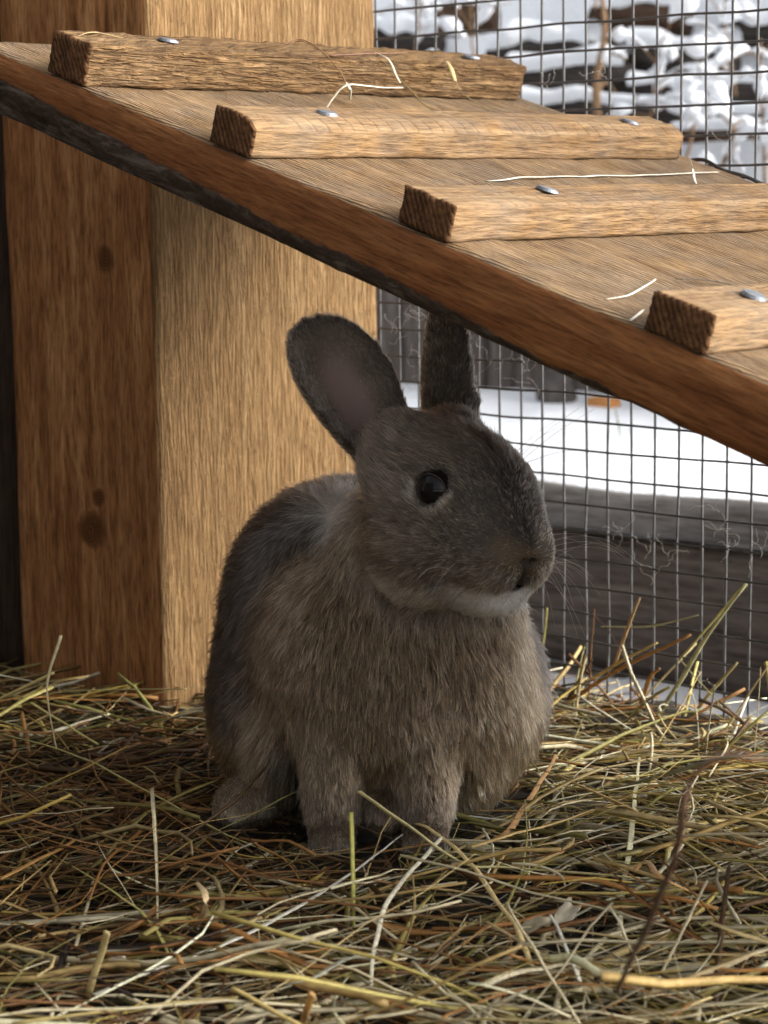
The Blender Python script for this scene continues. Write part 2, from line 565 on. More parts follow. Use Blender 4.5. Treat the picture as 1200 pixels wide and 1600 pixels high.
# ------------------------------------------------------------------ ramp with cleats
SL = math.atan(0.317)
RA = 0.1140725 + 0.2279          # top surface: z = RA - 0.317 x
ramp_len0, ramp_len1 = -0.092, 0.62
YN, YF = -0.3435, -0.0125
TH = 0.0295
ramp = empty("ramp", (ramp_len0, (YN + YF) / 2, RA - 0.317 * ramp_len0), (0, SL, 0))
tag(ramp, "sloping wooden ramp with crosswise cleats running above the rabbit", "ramp")
rl = (ramp_len1 - ramp_len0) / math.cos(SL)
dims = (rl, YF - YN, TH)
V, F = rough_box(dims, 0.0058, 0.0007, 70, 31, 0.0014, (0.35, 1, 1))
hd = np.array(dims) / 2
# wane: the lower front arris is the round of the tree, still in bark towards the upper end
fr = V[:, 1] < -hd[1] + 0.004
u = (V[:, 0] + hd[0])            # distance from the upper end
wane = np.clip(0.60 - 0.62 * (u / 0.43), 0.10, 0.62) + 0.07 * fbm(V * [1, 0, 0], 24, 3, 3)
low = (hd[2] - V[:, 2]) / TH      # 0 top .. 1 bottom
tt = np.clip((low - (1 - wane)) / np.maximum(wane, .05), 0, 1)
isb = fr & (tt > 0)
V[isb, 1] += (0.010 * tt ** 2)[isb] * np.clip(wane[isb] / 0.5, 0.15, 1)
V[isb, 1] += (0.0016 * fbm(V, 160, 3, 6))[isb]
me = np_mesh("deck_board", V, F, [M['deck'], M['deck_side']], smooth=False)
cen = V[F].mean(1)
me.polygons.foreach_set("material_index", np.where(cen[:, 2] > hd[2] - 0.003, 0, 1).astype(np.int32))
low = (hd[2] - V[:, 2]) / TH
wv_ = np.clip(0.66 - 0.66 * (u / 0.46), -0.2, 0.66) + 0.05 * fbm(V * [1, 0, 0], 20, 2, 3)
bk = np.clip(0.5 + (low - (1 - wv_)) * 2.2, 0, 1)
bk = np.where(V[:, 1] < -hd[1] + 0.03, bk, 0.0)
a_ = me.attributes.new("bark", 'FLOAT', 'POINT'); a_.data.foreach_set("value", bk.astype(np.float32))
link("deck_board", me, ramp, (rl / 2, 0, -TH / 2))

cs = math.cos(SL)
#  (front X on the deck, width across, height, far end Y, round front, material)
CLEATS = [(-0.0094, 0.0262, 0.0195, -0.027, 0.0, 'cleat_rough'), (0.0995, 0.0255, 0.0165, -0.029, 0.006, 'cleat'),
          (0.2090, 0.0275, 0.0150, -0.026, 0.0, 'cleat'), (0.3288, 0.0275, 0.0150, -0.028, 0.0, 'cleat'), (0.452, 0.027, 0.0155, -0.028, 0.0, 'cleat')]
NAILS = [[(-0.285, -0.012), (-0.062, -0.012)], [(-0.287, -0.014), (-0.064, -0.012)], [(-0.265, -0.017), (-0.07, -0.012)], [(-0.30, -0.013), (-0.07, -0.012)], [(-0.28, -0.013)]]
cleat_objs = []
for i, (xf, wd, ht, ye, rnd, mt) in enumerate(CLEATS):
    yn = YN + (0.001, 0.0, 0.0015, -0.0005, 0.001)[i]
    ln = ye - yn
    V, F = rough_box((wd, ln, ht), 0.0017, 0.0009 if mt == 'cleat_rough' else 0.00042, 330 if mt == 'cleat_rough' else 520, 50 + i, 0.0004, (1, 0.35, 1) if mt == 'cleat_rough' else (1, 0.10, 1))
    if rnd:
        s = np.clip((V[:, 0] - (wd / 2 - 0.010)) / 0.010, 0, 1) * np.clip((V[:, 2]) / (ht / 2), 0, 1)
        V[:, 2] -= rnd * 0.7 * s * s
    V[:, 0] += 0.001 * vnoise(V * [0, 1, 0], 25, 60 + i)
    me = np_mesh("cleat", V, F, [M[mt], M['end']], smooth=False)
    cen = V[F].mean(1)
    me.polygons.foreach_set("material_index", (np.abs(cen[:, 1]) > ln / 2 - 0.0012).astype(np.int32))
    xl_ = (xf - ramp_len0) / cs - wd / 2
    co = link("cleat", me, ramp, (xl_, (yn + ye) / 2 - (YN + YF) / 2, ht / 2 + 0.0002))
    co.rotation_euler = (0, 0, R_((0.4, 0.0, -0.3, 0.2, 0)[i]))
    cleat_objs.append(co)
    for (ny, nx) in NAILS[i]:
        bm = bmesh.new()
        bmesh.ops.create_cone(bm, cap_ends=True, segments=18, radius1=0.0052, radius2=0.0047, depth=0.0012)
        bmesh.ops.bevel(bm, geom=[e for e in bm.edges if e.verts[0].co.z > 0 and e.verts[1].co.z > 0], offset=0.0005, segments=2, affect='EDGES')
        nm = bpy.data.meshes.new("nail_head"); bm.to_mesh(nm); bm.free()
        nm.materials.append(M['nail'])
        no = link("nail_head", nm, co, (wd / 2 + nx, ny - (yn + ye) / 2, ht / 2 + 0.0010 - (rnd * 0.1)))
        no.rotation_euler = (R_(random.uniform(-7, 7)), R_(random.uniform(-7, 7)), 0)

# ------------------------------------------------------------------ outside: planks, fence, logs, weeds
def at(px, py, Y):
    """point on the plane y = Y that the photograph shows at pixel (px, py)"""
    d = ROWS.T @ np.array([(px - 600) / 3350, (py - 800) / 3350, 1.0])
    return CAM + d * (Y - CAM[1]) / d[1]


bed = empty("raised_bed", (-0.35, 0.5, 0))
tag(bed, "weathered grey plank side of a raised bed just outside the mesh", "raised bed")
box_obj("plank", (2.7, 0.040, 0.036), (0, 0.0, 0.0215), M['grey_edge'], 0.012, 0.0035, 14, 70, parent=bed, corner=0.006, stretch=(.5, 1, 1))
box_obj("plank", (2.7, 0.034, 0.122), (0, 0.008, -0.060), M['grey_plank'], 0.015, 0.002, 14, 71, parent=bed, corner=0.003, stretch=(.3, 1, 1))
box_obj("plank", (2.7, 0.040, 0.040), (0, -0.002, -0.1435), M['grey_edge'], 0.015, 0.003, 14, 72, parent=bed, corner=0.004, stretch=(.3, 1, 1))

fence = empty("board_fence", (-1.1, 1.02, 0))
tag(fence, "dark low fence of narrow upright boards behind the snowy bed", "fence")
for i in range(40):
    box_obj("fence_board", (0.040, 0.02, 0.26 + 0.012 * random.random()), (-0.85 + i * 0.0445, random.uniform(-.003, .003), 0.14), M['fence_board'], 0.02, 0.0012, 30, 100 + i, parent=fence)

for (px, py, Y, sx, sz, nm, lb, mt) in [(870, 618, 0.93, 0.022, 0.030, "stone", "small dark stone poking out of the snow behind the mesh", 'stone')]:
    bm = bmesh.new(); bmesh.ops.create_icosphere(bm, subdivisions=4, radius=1)
    for v in bm.verts:
        p = v.co.copy(); v.co = Vector((p.x * sx, p.y * sx, p.z * sz)) * (1 + 0.28 * mnoise.noise(p * 1.6 + Vector((3, 1, 2))))
    me = bpy.data.meshes.new(nm); bm.to_mesh(me); bm.free(); me.materials.append(M[mt])
    o = link(nm, me, None, at(px, py, Y)); tag(o, lb, "stone")
pb = at(942, 634, 0.93)
o = box_obj("brick", (0.036, 0.02, 0.030), (pb[0], pb[1], pb[2] - 0.006), M['brick'], 0.006, 0.0012, 60, 140)
tag(o, "orange brick half sunk in the snow beyond the mesh", "brick")


def log_obj(p0, p1, rad, seed, mat, label, split=False):
    p0, p1 = np.array(p0), np.array(p1)
    mid = (p0 + p1) / 2
    P = np.linspace(p0 - mid, p1 - mid, 16)
    sides = 14
    V, F = tube(P, rad * np.linspace(1.0, 0.86, 16), sides)
    V = V + (V - np.interp(np.arange(len(V)) // sides, np.arange(16), np.arange(16))[:, None] * 0) * (0.0)
    nrm = V.copy(); nrm[:16 * sides] -= np.repeat(P, sides, 0)
    nrm /= np.maximum(np.linalg.norm(nrm, axis=1, keepdims=True), 1e-9)
    V[:16 * sides] += nrm[:16 * sides] * (rad * 0.30 * fbm(V + mid + seed, 16, 3, seed))[:16 * sides, None]
    root = link("log", mesh_from("log", V, F, M[mat]), None, mid)
    tag(root, label, "log", "snowy logs in the wood pile outside")
    # snow lying along the top
    T = (p1 - p0) / np.linalg.norm(p1 - p0)
    side = np.cross(T, [0, 0, 1]); side /= np.linalg.norm(side)
    n, k_ = 26, 9
    G = []
    for a in np.linspace(0.01, 0.99, n):
        c0 = P[0] + (P[-1] - P[0]) * a
        cov = 0.85 + 0.5 * vnoise(np.array([[a * 5, seed * 3.3, 1.0]]))[0]
        th = rad * (0.35 + 0.55 * max(0, 0.5 + vnoise(np.array([[a * 4, seed * 1.7, 5.0]]))[0]))
        for j in range(k_):
            w_ = -1 + 2 * j / (k_ - 1)
            an = w_ * 0.85 * cov
            prof = (1 - w_ ** 4)
            rr = rad * 1.02 + th * prof - 0.004 * (abs(w_) == 1)
            G.append(c0 + side * math.sin(an) * rr + np.array([0, 0, 1]) * math.cos(an) * rr * 1.05)
    G = np.array(G)
    I = np.arange(n * k_).reshape(n, k_)
    Fq = np.stack([I[:-1, :-1], I[1:, :-1], I[1:, 1:], I[:-1, 1:]], -1).reshape(-1, 4)
    link("snow_cap", np_mesh("snow_cap", G, Fq, M['snow']), root)
    return root


def lg(px0, py0, px1, py1, Y, rpx, seed, mat, label):
    a, b = at(px0, py0, Y), at(px1, py1, Y + 0.03)
    log_obj(a, b, rpx * 0.00115, seed, mat, label)


lg(690, 30, 775, 26, 1.55, 24, 1, 'brown_log', "short brown log end among snow near the top of the post")
lg(930, 42, 1075, 30, 1.60, 27, 2, 'brown_log', "thick reddish brown log in the snowy pile at the top")
lg(770, 92, 930, 84, 1.50, 22, 3, 'log', "grey log with snow behind the top cleat end")
lg(800, 132, 985, 120, 1.46, 22, 4, 'log', "dark grey log lying just over the second cleat")
lg(985, 92, 1150, 100, 1.52, 20, 5, 'log', "long grey log below the reddish brown log")
lg(985, 150, 1210, 146, 1.47, 16, 6, 'log', "thin grey log in the lower right of the snowy pile")
lg(810, 170, 1000, 178, 1.42, 14, 7, 'log', "blackish lowest log just over the nail of the second cleat")
lg(1000, 190, 1230, 196, 1.42, 17, 8, 'log', "dark log at the bottom of the snowy pile by the right edge")
lg(1050, 212, 1260, 206, 1.36, 9, 9, 'brown_log', "thin pale brown pole below the snowy pile")
lg(1130, 60, 1260, 50, 1.62, 20, 10, 'log', "grey log at the upper right edge mostly under snow")
lg(570, 60, 690, 70, 1.60, 18, 11, 'log', "grey log beside the post mostly buried in snow")


def weed(px, py0, py1, Y, lean, r, seed, label, nb=12, snow=0.9):
    nb = int(nb * 0.55)
    rs = random.Random(seed)
    a, b = at(px, py1, Y), at(px + lean, py0, Y)
    root = empty("snowy_weed", tuple(a))
    tag(root, label, "weed", "snow laden dry weeds outside")
    top = b - a
    P = spline([np.zeros(3), top * .35 + np.array([rs.uniform(-.006, .006), 0, 0]), top * .7 + np.array([rs.uniform(-.01, .01), 0, 0]), top], 14)
    V, F = tube(P, np.linspace(r, r * .45, 14), 6)
    link("stem", mesh_from("stem", V, F, M['stem']), root)
    TV, TF, SV, SF = [], [], [], []
    nt_, ns_ = 0, 0
    for k_ in range(nb):
        i0 = rs.randint(2, 13)
        q = P[i0]
        an = rs.uniform(0, 6.28)
        L = rs.uniform(0.03, 0.085)
        tip = q + np.array([math.cos(an) * L, math.sin(an) * L * .6, rs.uniform(-.3, .9) * L])
        Q = spline([q, (q + tip) / 2 + np.array([0, 0, .012]), tip, tip + (tip - q) * .3 - np.array([0, 0, .012])], 8)
        v, f = tube(Q, np.linspace(r * .45, r * .2, 8), 5)
        TV.append(v); TF += [tuple(x + nt_ for x in ff) for ff in f]; nt_ += len(v)
        if rs.random() < snow:
            Q2 = spline(Q, 14) + np.array([0, 0, .0035])
            i1 = rs.randint(0, 3)
            Q2 = Q2[i1:rs.randint(9, 14)]
            rr = (.0055 + .0085 * rs.random()) * np.clip(0.75 + 0.9 * vnoise(np.stack([np.arange(len(Q2)) * .55, 0 * Q2[:, 0] + k_, 0 * Q2[:, 0] + seed], 1)), .25, 2) * np.sin(np.linspace(.25, 2.9, len(Q2)))
            vv, ff = tube(Q2, rr, 8, 0.8)
            SV.append(vv); SF += [tuple(x + ns_ for x in f_) for f_ in ff]; ns_ += len(vv)
    o = link("twigs", mesh_from("twigs", np.vstack(TV), TF, M['stem']), root); tag(o, kind="stuff")
    if SV:
        o = link("snow_clumps", mesh_from("snow_clumps", np.vstack(SV), SF, M['snow']), root); tag(o, kind="stuff")


WEEDS = [(935, -15, 205, 1.20, 4, .0062, 1, "thick brown weed stem standing upright in front of the logs", 6, .5),
         (640, -10, 120, 1.34, 12, .002, 2, "snow laden weed right beside the post top", 16, .95),
         (745, -20, 110, 1.30, -14, .002, 3, "snow laden weed above the end of the top cleat", 18, .95),
         (1010, 80, 230, 1.24, 16, .0022, 5, "snow laden weed over the second cleat end", 20, .95),
         (1070, 120, 260, 1.22, 22, .0022, 6, "bushy snow laden weed low on the right of the mesh", 20, .95),
         (1150, -20, 150, 1.30, -16, .002, 7, "tall snow laden weed near the upper right corner", 22, .95),
         (1130, 170, 300, 1.10, 10, .0024, 8, "low snow laden weed by the loose wire", 18, .95),
         (1195, 60, 290, 1.20, -6, .0022, 9, "snow laden weed at the right edge of the picture", 20, .95),]
for a in WEEDS: weed(*a)
# a bank of snow the pile leans on
V, F = grid_sheet(np.arange(-2.6, 0.4, 0.03), np.arange(1.06, 1.9, 0.03),
                  lambda x, y: 0.08 + 0.12 * np.clip((y - 1.06) / 0.4, 0, 1) + 0.75 * np.clip((y - 1.50) / 0.4, 0, 1) + 0.04 * fbm(np.stack([x, y, 0 * x], -1), 7, 4, 12))
tag(link("snow_bank", np_mesh("snow_bank", V, F, M['snow'])), "sloping snow bank under the wood pile", kind="structure")

# green blade leaning over the snow
V, F = tube(spline([at(962, 640, .6), at(966, 662, .6), at(969, 683, .6)], 8), [.0015, .002, .0024, .0024, .0022, .0018, .0012, .0006], 5, 0.3)
o = link("grass_blade", mesh_from("grass_blade", V, F, M['hay'], colors=np.tile([.07, .12, .03], (len(V), 1))))
tag(o, "dark green grass blade in front of the snow under the ramp", "grass blade")

# unseen walls, left and behind the camera, added to block light from there
SHADE_WALLS = True   # no roof over the run
if SHADE_WALLS:
    o = box_obj("shade_wall_left", (0.03, 1.2, 1.12), (-0.75, -0.63, 0.55), M['grey_plank'], 0.1, 0.001, 10, 161)
    tag(o, "unseen board wall added at the left to block light", kind="structure")
    o = box_obj("shade_wall_front", (1.3, 0.03, 1.0), (-0.08, -1.35, 0.50), M['grey_plank'], 0.1, 0.001, 10, 162)
    tag(o, "unseen board wall added left of the camera to block light", kind="structure")


# ------------------------------------------------------------------ hay
PAL = np.array([[.50, .36, .15], [.60, .48, .24], [.42, .36, .12], [.30, .28, .09], [.36, .18, .055], [.25, .12, .04], [.74, .68, .50], [.12, .07, .03], [.56, .42, .11], [.50, .46, .32]])


def stalk_batch(n, cx, cy, L, w, thick, zbase, tilt, curve, col, K=7, heading=None, arch=0.0):
    th = rng.uniform(0, 2 * np.pi, n) if heading is None else heading
    s = np.linspace(-.5, .5, K)[None, :]
    k = curve
    ang = th[:, None] + k[:, None] * s
    dx = np.cos(ang) * L[:, None] / (K - 1)
    dy = np.sin(ang) * L[:, None] / (K - 1)
    X = np.cumsum(dx, 1); X = X - X[:, K // 2:K // 2 + 1] + cx[:, None]
    Y = np.cumsum(dy, 1); Y = Y - Y[:, K // 2:K // 2 + 1] + cy[:, None]
    Z = zbase[:, None] + np.tan(tilt)[:, None] * s * L[:, None] + arch[:, None] * (0.25 - s * s) * 4 * L[:, None] if not np.isscalar(arch) else zbase[:, None] + np.tan(tilt)[:, None] * s * L[:, None]
    Z = Z + 0.0025 * vnoise(np.stack([X * 60, Y * 60, 0 * X], -1))
    kink = rng.random(n) < 0.3
    kp = rng.integers(2, K - 2, n)
    ka = rng.uniform(-.5, .6, n) * kink
    Z = Z + np.where(np.arange(K)[None, :] > kp[:, None], (np.arange(K)[None, :] - kp[:, None]) * (L / (K - 1) * ka * 0.5)[:, None], 0)
    Z = np.maximum(Z, 0.001)
    P = np.stack([X, Y, Z], -1)
    T = np.gradient(P, axis=1); T /= np.maximum(np.linalg.norm(T, axis=2, keepdims=True), 1e-9)
    up = np.array([0, 0, 1.0])
    A = np.cross(T, up); A /= np.maximum(np.linalg.norm(A, axis=2, keepdims=True), 1e-6)
    B = np.cross(A, T)
    tw = rng.uniform(-1.2, 1.2, n)[:, None] + rng.uniform(-1.0, 1.0, n)[:, None] * s * 2
    A2 = A * np.cos(tw)[..., None] + B * np.sin(tw)[..., None]
    B2 = np.cross(A2, T)
    taper = 1 - 0.55 * np.clip(s + .1, 0, 1) * rng.random(n)[:, None]
    wa = (w[:, None] * taper)[..., None] / 2
    ta = (thick[:, None] * taper)[..., None] / 2
    V = np.stack([P + A2 * wa, P + B2 * ta, P - A2 * wa, P - B2 * ta], 2)      # n,K,4,3
    base = (np.arange(n) * K * 4)[:, None, None, None]
    kk = np.arange(K - 1)[None, :, None, None] * 4
    q = np.array([[0, 1, 5, 4], [1, 2, 6, 5], [2, 3, 7, 6], [3, 0, 4, 7]])[None, None]
    F = (base + kk + q).reshape(-1, 4)
    cap = np.concatenate([base.reshape(-1, 1) + np.array([[3, 2, 1, 0]]), base.reshape(-1, 1) + (K - 1) * 4 + np.array([[0, 1, 2, 3]])])
    F = np.vstack([F, cap])
    C = np.repeat(col[:, None, :], K * 4, 1) * (1 + 0.18 * rng.standard_normal((n, 1, 1))) * np.linspace(1.08, .9, K).repeat(4)[None, :, None]
    return V.reshape(-1, 3), F, np.clip(C.reshape(-1, 3), 0.006, 0.8)


RB_O = np.array([0.1551, -0.3269])     # ground point between the rabbit's front paws
RB_R = np.array([0.73738, 0.67548]); RB_B = np.array([-0.67548, 0.73738])


def hay_field(n, zlo, zhi, Lr, wr, seed, bright=1.0, tiltsd=0.10):
    # points inside the hutch, left of the mesh and in front of the post
    cx = rng.uniform(-0.42, 0.72, n); cy = rng.uniform(-0.86, -0.004, n)
    vx = (np.stack([cx, cy], 1) - CAM[:2]) @ ROWS[0][:2]; vz = (np.stack([cx, cy], 1) - CAM[:2]) @ (ROWS[2][:2] / np.linalg.norm(ROWS[2][:2]))
    ok = (np.abs(vx) < 0.22 * vz + 0.10) & (vz > 0.56) & ~((cx < PX1 + .004) & (cy > PY0 - .006))
    rb = np.stack([(np.stack([cx, cy], 1) - RB_O) @ RB_R, (np.stack([cx, cy], 1) - RB_O) @ RB_B], 1)
    inside = ((((rb[:, 0] + 0.002) / 0.075) ** 2 + ((rb[:, 1] - 0.085) / 0.085) ** 2) < 1) | ((np.abs(rb[:, 0] + 0.002) < 0.040) & (np.abs(rb[:, 1] - 0.014) < 0.036)) | ((np.abs(rb[:, 0] + 0.062) < 0.022) & (np.abs(rb[:, 1] - 0.055) < 0.04))
    ok &= ~(inside & ((rng.random(n) < 0.85) | (zhi > 0.008)))
    cx, cy = cx[ok], cy[ok]; n = len(cx)
    front = np.clip((np.stack([cx, cy], 1) - RB_O) @ -RB_B / 0.16 - 0.1, 0, 1)
    L = rng.uniform(*Lr, n) * (0.6 + 0.8 * rng.random(n) ** 2)
    wd = np.minimum(rng.uniform(*wr, n) * (0.35 + 1.2 * rng.random(n) ** 2.5), .0036)
    thk = np.minimum(wd * rng.uniform(0.12, 0.8, n), 0.0013)
    z = rng.uniform(zlo, zhi, n) * np.clip(0.15 + (-cy - 0.01) / 0.10, 0.15, 1) + 0.006 * np.clip(-cy / .1, 0, 1) * vnoise(np.stack([cx, cy, 0 * cx], 1), 16, 3)
    backf = np.clip(1 - ((np.stack([cx, cy], 1) - RB_O) @ RB_B - 0.04) / 0.22, 0.40, 1)
    z = z * backf
    tilt = np.clip(rng.normal(0, tiltsd, n), -.35, .35) * backf
    # mostly lying across the view, as raked out
    main = math.atan2(RB_R[1], RB_R[0])
    hd_ = main + rng.normal(0, 0.95, n)
    cur = rng.normal(0, 0.55, n) * np.where(rng.random(n) < .25, 2.6, 1)
    # browner on the left, greener and paler on the right and in front
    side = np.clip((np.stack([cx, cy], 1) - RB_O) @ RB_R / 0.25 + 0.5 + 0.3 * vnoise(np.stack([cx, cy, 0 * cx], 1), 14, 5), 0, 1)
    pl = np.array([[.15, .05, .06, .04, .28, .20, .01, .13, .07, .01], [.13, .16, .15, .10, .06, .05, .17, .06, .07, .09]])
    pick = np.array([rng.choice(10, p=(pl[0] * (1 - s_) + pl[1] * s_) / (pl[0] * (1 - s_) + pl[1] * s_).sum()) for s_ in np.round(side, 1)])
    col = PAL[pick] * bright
    col = col * (0.50 + 0.57 * side)[:, None] * np.array([1.0, 0.96, 0.90])  # left hay also darkened, shade under the ramp put into the colour
    sil = rng.random(n) < (0.01 + 0.13 * side + 0.24 * front) * (zhi > .01)
    col[sil] = np.array([[.70, .61, .40]]) * rng.uniform(.75, 1.1, (sil.sum(), 1))
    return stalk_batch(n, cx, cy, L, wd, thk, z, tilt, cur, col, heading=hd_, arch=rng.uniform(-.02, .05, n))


batches = [hay_field(7000, 0.000, 0.005, (.05, .14), (.0014, .0034), 1, 0.22),  # lower layers darkened, shade between the stalks put into the colour
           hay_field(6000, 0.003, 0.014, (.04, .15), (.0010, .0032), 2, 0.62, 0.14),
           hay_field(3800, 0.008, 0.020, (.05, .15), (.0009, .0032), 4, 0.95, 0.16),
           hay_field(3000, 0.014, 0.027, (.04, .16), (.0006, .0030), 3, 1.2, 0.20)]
# stubs that stick up along the mesh and the walls
n = 170
cx = rng.uniform(-0.13, 0.30, n); cy = rng.uniform(-0.085, -0.006, n)
b = stalk_batch(n, cx, cy, rng.uniform(.02, .075, n), rng.uniform(.0008, .003, n), rng.uniform(.0005, .0016, n), rng.uniform(.002, .014, n), np.clip(rng.normal(0, .55, n), -.95, .95), rng.normal(0, .5, n), PAL[rng.integers(0, 10, n)], heading=math.atan2(RB_R[1], RB_R[0]) + rng.normal(0, 1.2, n), arch=rng.uniform(-.02, .05, n))
batches.append(b)
n = 90
cx = rng.uniform(-0.30, -0.10, n); cy = rng.uniform(-0.30, -0.195, n)
b = stalk_batch(n, cx, cy, rng.uniform(.03, .12, n), rng.uniform(.0008, .003, n), rng.uniform(.0005, .0016, n), rng.uniform(.003, .014, n), rng.normal(0, .22, n), rng.normal(0, .5, n), PAL[rng.integers(0, 10, n)], arch=rng.uniform(-.02, .05, n))
batches.append(b)
off = 0
VV, FF, CC = [], [], []
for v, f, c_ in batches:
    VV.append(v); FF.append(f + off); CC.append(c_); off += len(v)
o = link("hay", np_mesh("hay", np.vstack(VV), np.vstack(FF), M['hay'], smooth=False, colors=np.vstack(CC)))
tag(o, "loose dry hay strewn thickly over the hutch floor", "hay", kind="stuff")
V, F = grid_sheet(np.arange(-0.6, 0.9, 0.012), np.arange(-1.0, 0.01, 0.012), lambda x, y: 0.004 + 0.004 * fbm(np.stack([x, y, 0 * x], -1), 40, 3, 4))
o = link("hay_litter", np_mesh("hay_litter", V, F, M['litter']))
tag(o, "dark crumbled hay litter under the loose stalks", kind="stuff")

# ================================================================== RABBIT
# local frame in cm: x to the picture's right, y away from the camera, z up; origin on the hay between the front paws
def smin(a, b, k):
    h = np.clip(0.5 + 0.5 * (b - a) / k, 0, 1)
    return b * (1 - h) + a * h - k * h * (1 - h)


def ell(P, c, r, Rm=None):
    Q = P - np.array(c, dtype=P.dtype)
    if Rm is not None: Q = Q @ np.array(Rm, dtype=P.dtype)      # columns of Rm = local axes
    r = np.array(r, dtype=P.dtype)
    k0 = np.sqrt(((Q / r) ** 2).sum(-1)); k1 = np.sqrt(((Q / (r * r)) ** 2).sum(-1))
    return k0 * (k0 - 1) / np.maximum(k1, 1e-6)


def cap(P, a, b, ra, rb):
    a = np.array(a, dtype=P.dtype); b = np.array(b, dtype=P.dtype)
    ab = b - a
    h = np.clip(((P - a) @ ab) / (ab @ ab), 0, 1)
    d = np.sqrt((((P - a) - h[..., None] * ab) ** 2).sum(-1))
    return d - (ra + (rb - ra) * h)


def unit(v):
    v = np.array(v, float); return v / np.linalg.norm(v)


# head frame
HC = np.array([3.30, 0.75, 14.85])
HF = unit([0.585, -0.77, -0.22])
HL = unit(np.cross([0, 0, 1], HF)); HL = -HL if HL[0] > 0 else HL      # towards the picture's left / camera
HU = np.cross(HF, HL); HU = HU if HU[2] > 0 else -HU
HM = np.stack([HF, HL, HU], 1)


HSC = 1.06


def hp(f, l, u): return HC + HF * f + HL * l + HU * u


def hs(f, l, u): return HC + HSC * (HF * f + HL * l + HU * u)


EYE_R = 0.80
EYES = [hs(1.20, 2.06, 1.20), hs(1.20, -1.98, 1.20)]


def sd_head(P):
    P = (HC + (P - HC) / HSC).astype(P.dtype)
    d = ell(P, hp(-1.2, 0, 0.45), (3.1, 2.8, 2.6), HM)
    d = smin(d, ell(P, hp(0.9, 0, 0.25), (3.0, 2.68, 2.65), HM), 1.0)
    d = smin(d, ell(P, hp(2.5, 0, -0.95), (2.2, 2.15, 2.05), HM), 1.1)
    for s in (1, -1):
        d = smin(d, ell(P, hp(-0.1, 1.25 * s, -1.85), (2.7, 1.9, 2.15), HM), 1.0)
        d = smin(d, ell(P, hp(3.10, 1.05 * s, -1.15), (1.30, 1.22, 1.25), HM), 0.6)
        d = smin(d, ell(P, hp(-2.4, 1.4 * s, 1.6), (1.2, 1.2, 1.4), HM), 1.0)
    d = smin(d, ell(P, hp(2.45, 0, -2.62), (1.75, 1.6, 0.98), HM), 0.6)
    d = smin(d, ell(P, hp(3.95, 0, -0.42), (0.75, 0.75, 0.65), HM), 0.7)
    return d * HSC


NOSTRIL = [(hs(4.72, 0.05 * s, -0.82), hs(4.10, 0.92 * s, -0.40)) for s in (1, -1)]
PHIL = (hs(4.75, 0, -0.82), hs(4.35, 0, -1.95))
MOUTH = [(hs(4.35, 0.0, -1.95), hs(2.95, 1.55 * s, -2.50)) for s in (1, -1)]

# ears: sheet curved about its own axis
EARS = []
for (base, tip, face, width, c0) in [
        (np.array([0.62, 4.1, 15.6]), np.array([-3.05, 4.9, 22.45]), np.array([0.50, -0.86, 0.10]), 2.16, 0.215),
        (np.array([2.60, 5.6, 16.8]), np.array([3.42, 6.9, 23.8]), np.array([0.72, 0.66, 0.05]), 1.52, 0.24)]:
    ax = tip - base; ln = np.linalg.norm(ax); ax = ax / ln
    nn = face - ax * (face @ ax); nn = unit(nn)
    ww = np.cross(ax, nn)
    prof = [.42, .52, .80, .98, 1.0, .88, .65, .42, .05] if c0 < .22 else [.85, .92, 1.0, .95, .84, .68, .48, .30, .05]
    EARS.append((base, ax, ww, nn, ln, width, c0, prof))


EP = [0, .12, .3, .5, .68, .82, .92, .97, 1.0]


def ear_uvw(P, ear):
    base, ax, ww, nn, ln = ear[:5]
    Q = P - base
    return (Q @ ax) / ln, Q @ ww, Q @ nn


def sd_ear(P, ear):
    e, wv, nv = ear_uvw(P, ear)
    base, ax, ww, nn, ln, width, c0, prof = ear
    ec = np.clip(e, 0, 1)
    hw = width * np.interp(ec, EP, prof)
    cc = c0 + 0.42 * (1 - ec) ** 2.5
    surf = cc * wv * wv - 0.35 * np.sin(ec * 2.6)
    th = 0.15 + 0.16 * (1 - ec) ** 2
    d1 = np.abs(nv - surf) / np.sqrt(1 + (2 * cc * wv) ** 2) - th
    d2 = np.abs(wv) - hw
    d3 = np.maximum(e - 1.0, -0.12 - e) * ln
    q = np.maximum(np.stack([d1, d2, d3], 0), -0.05)
    return smin(-(-np.maximum(d1, np.maximum(d2, d3))), d1 + 9, 0.01)


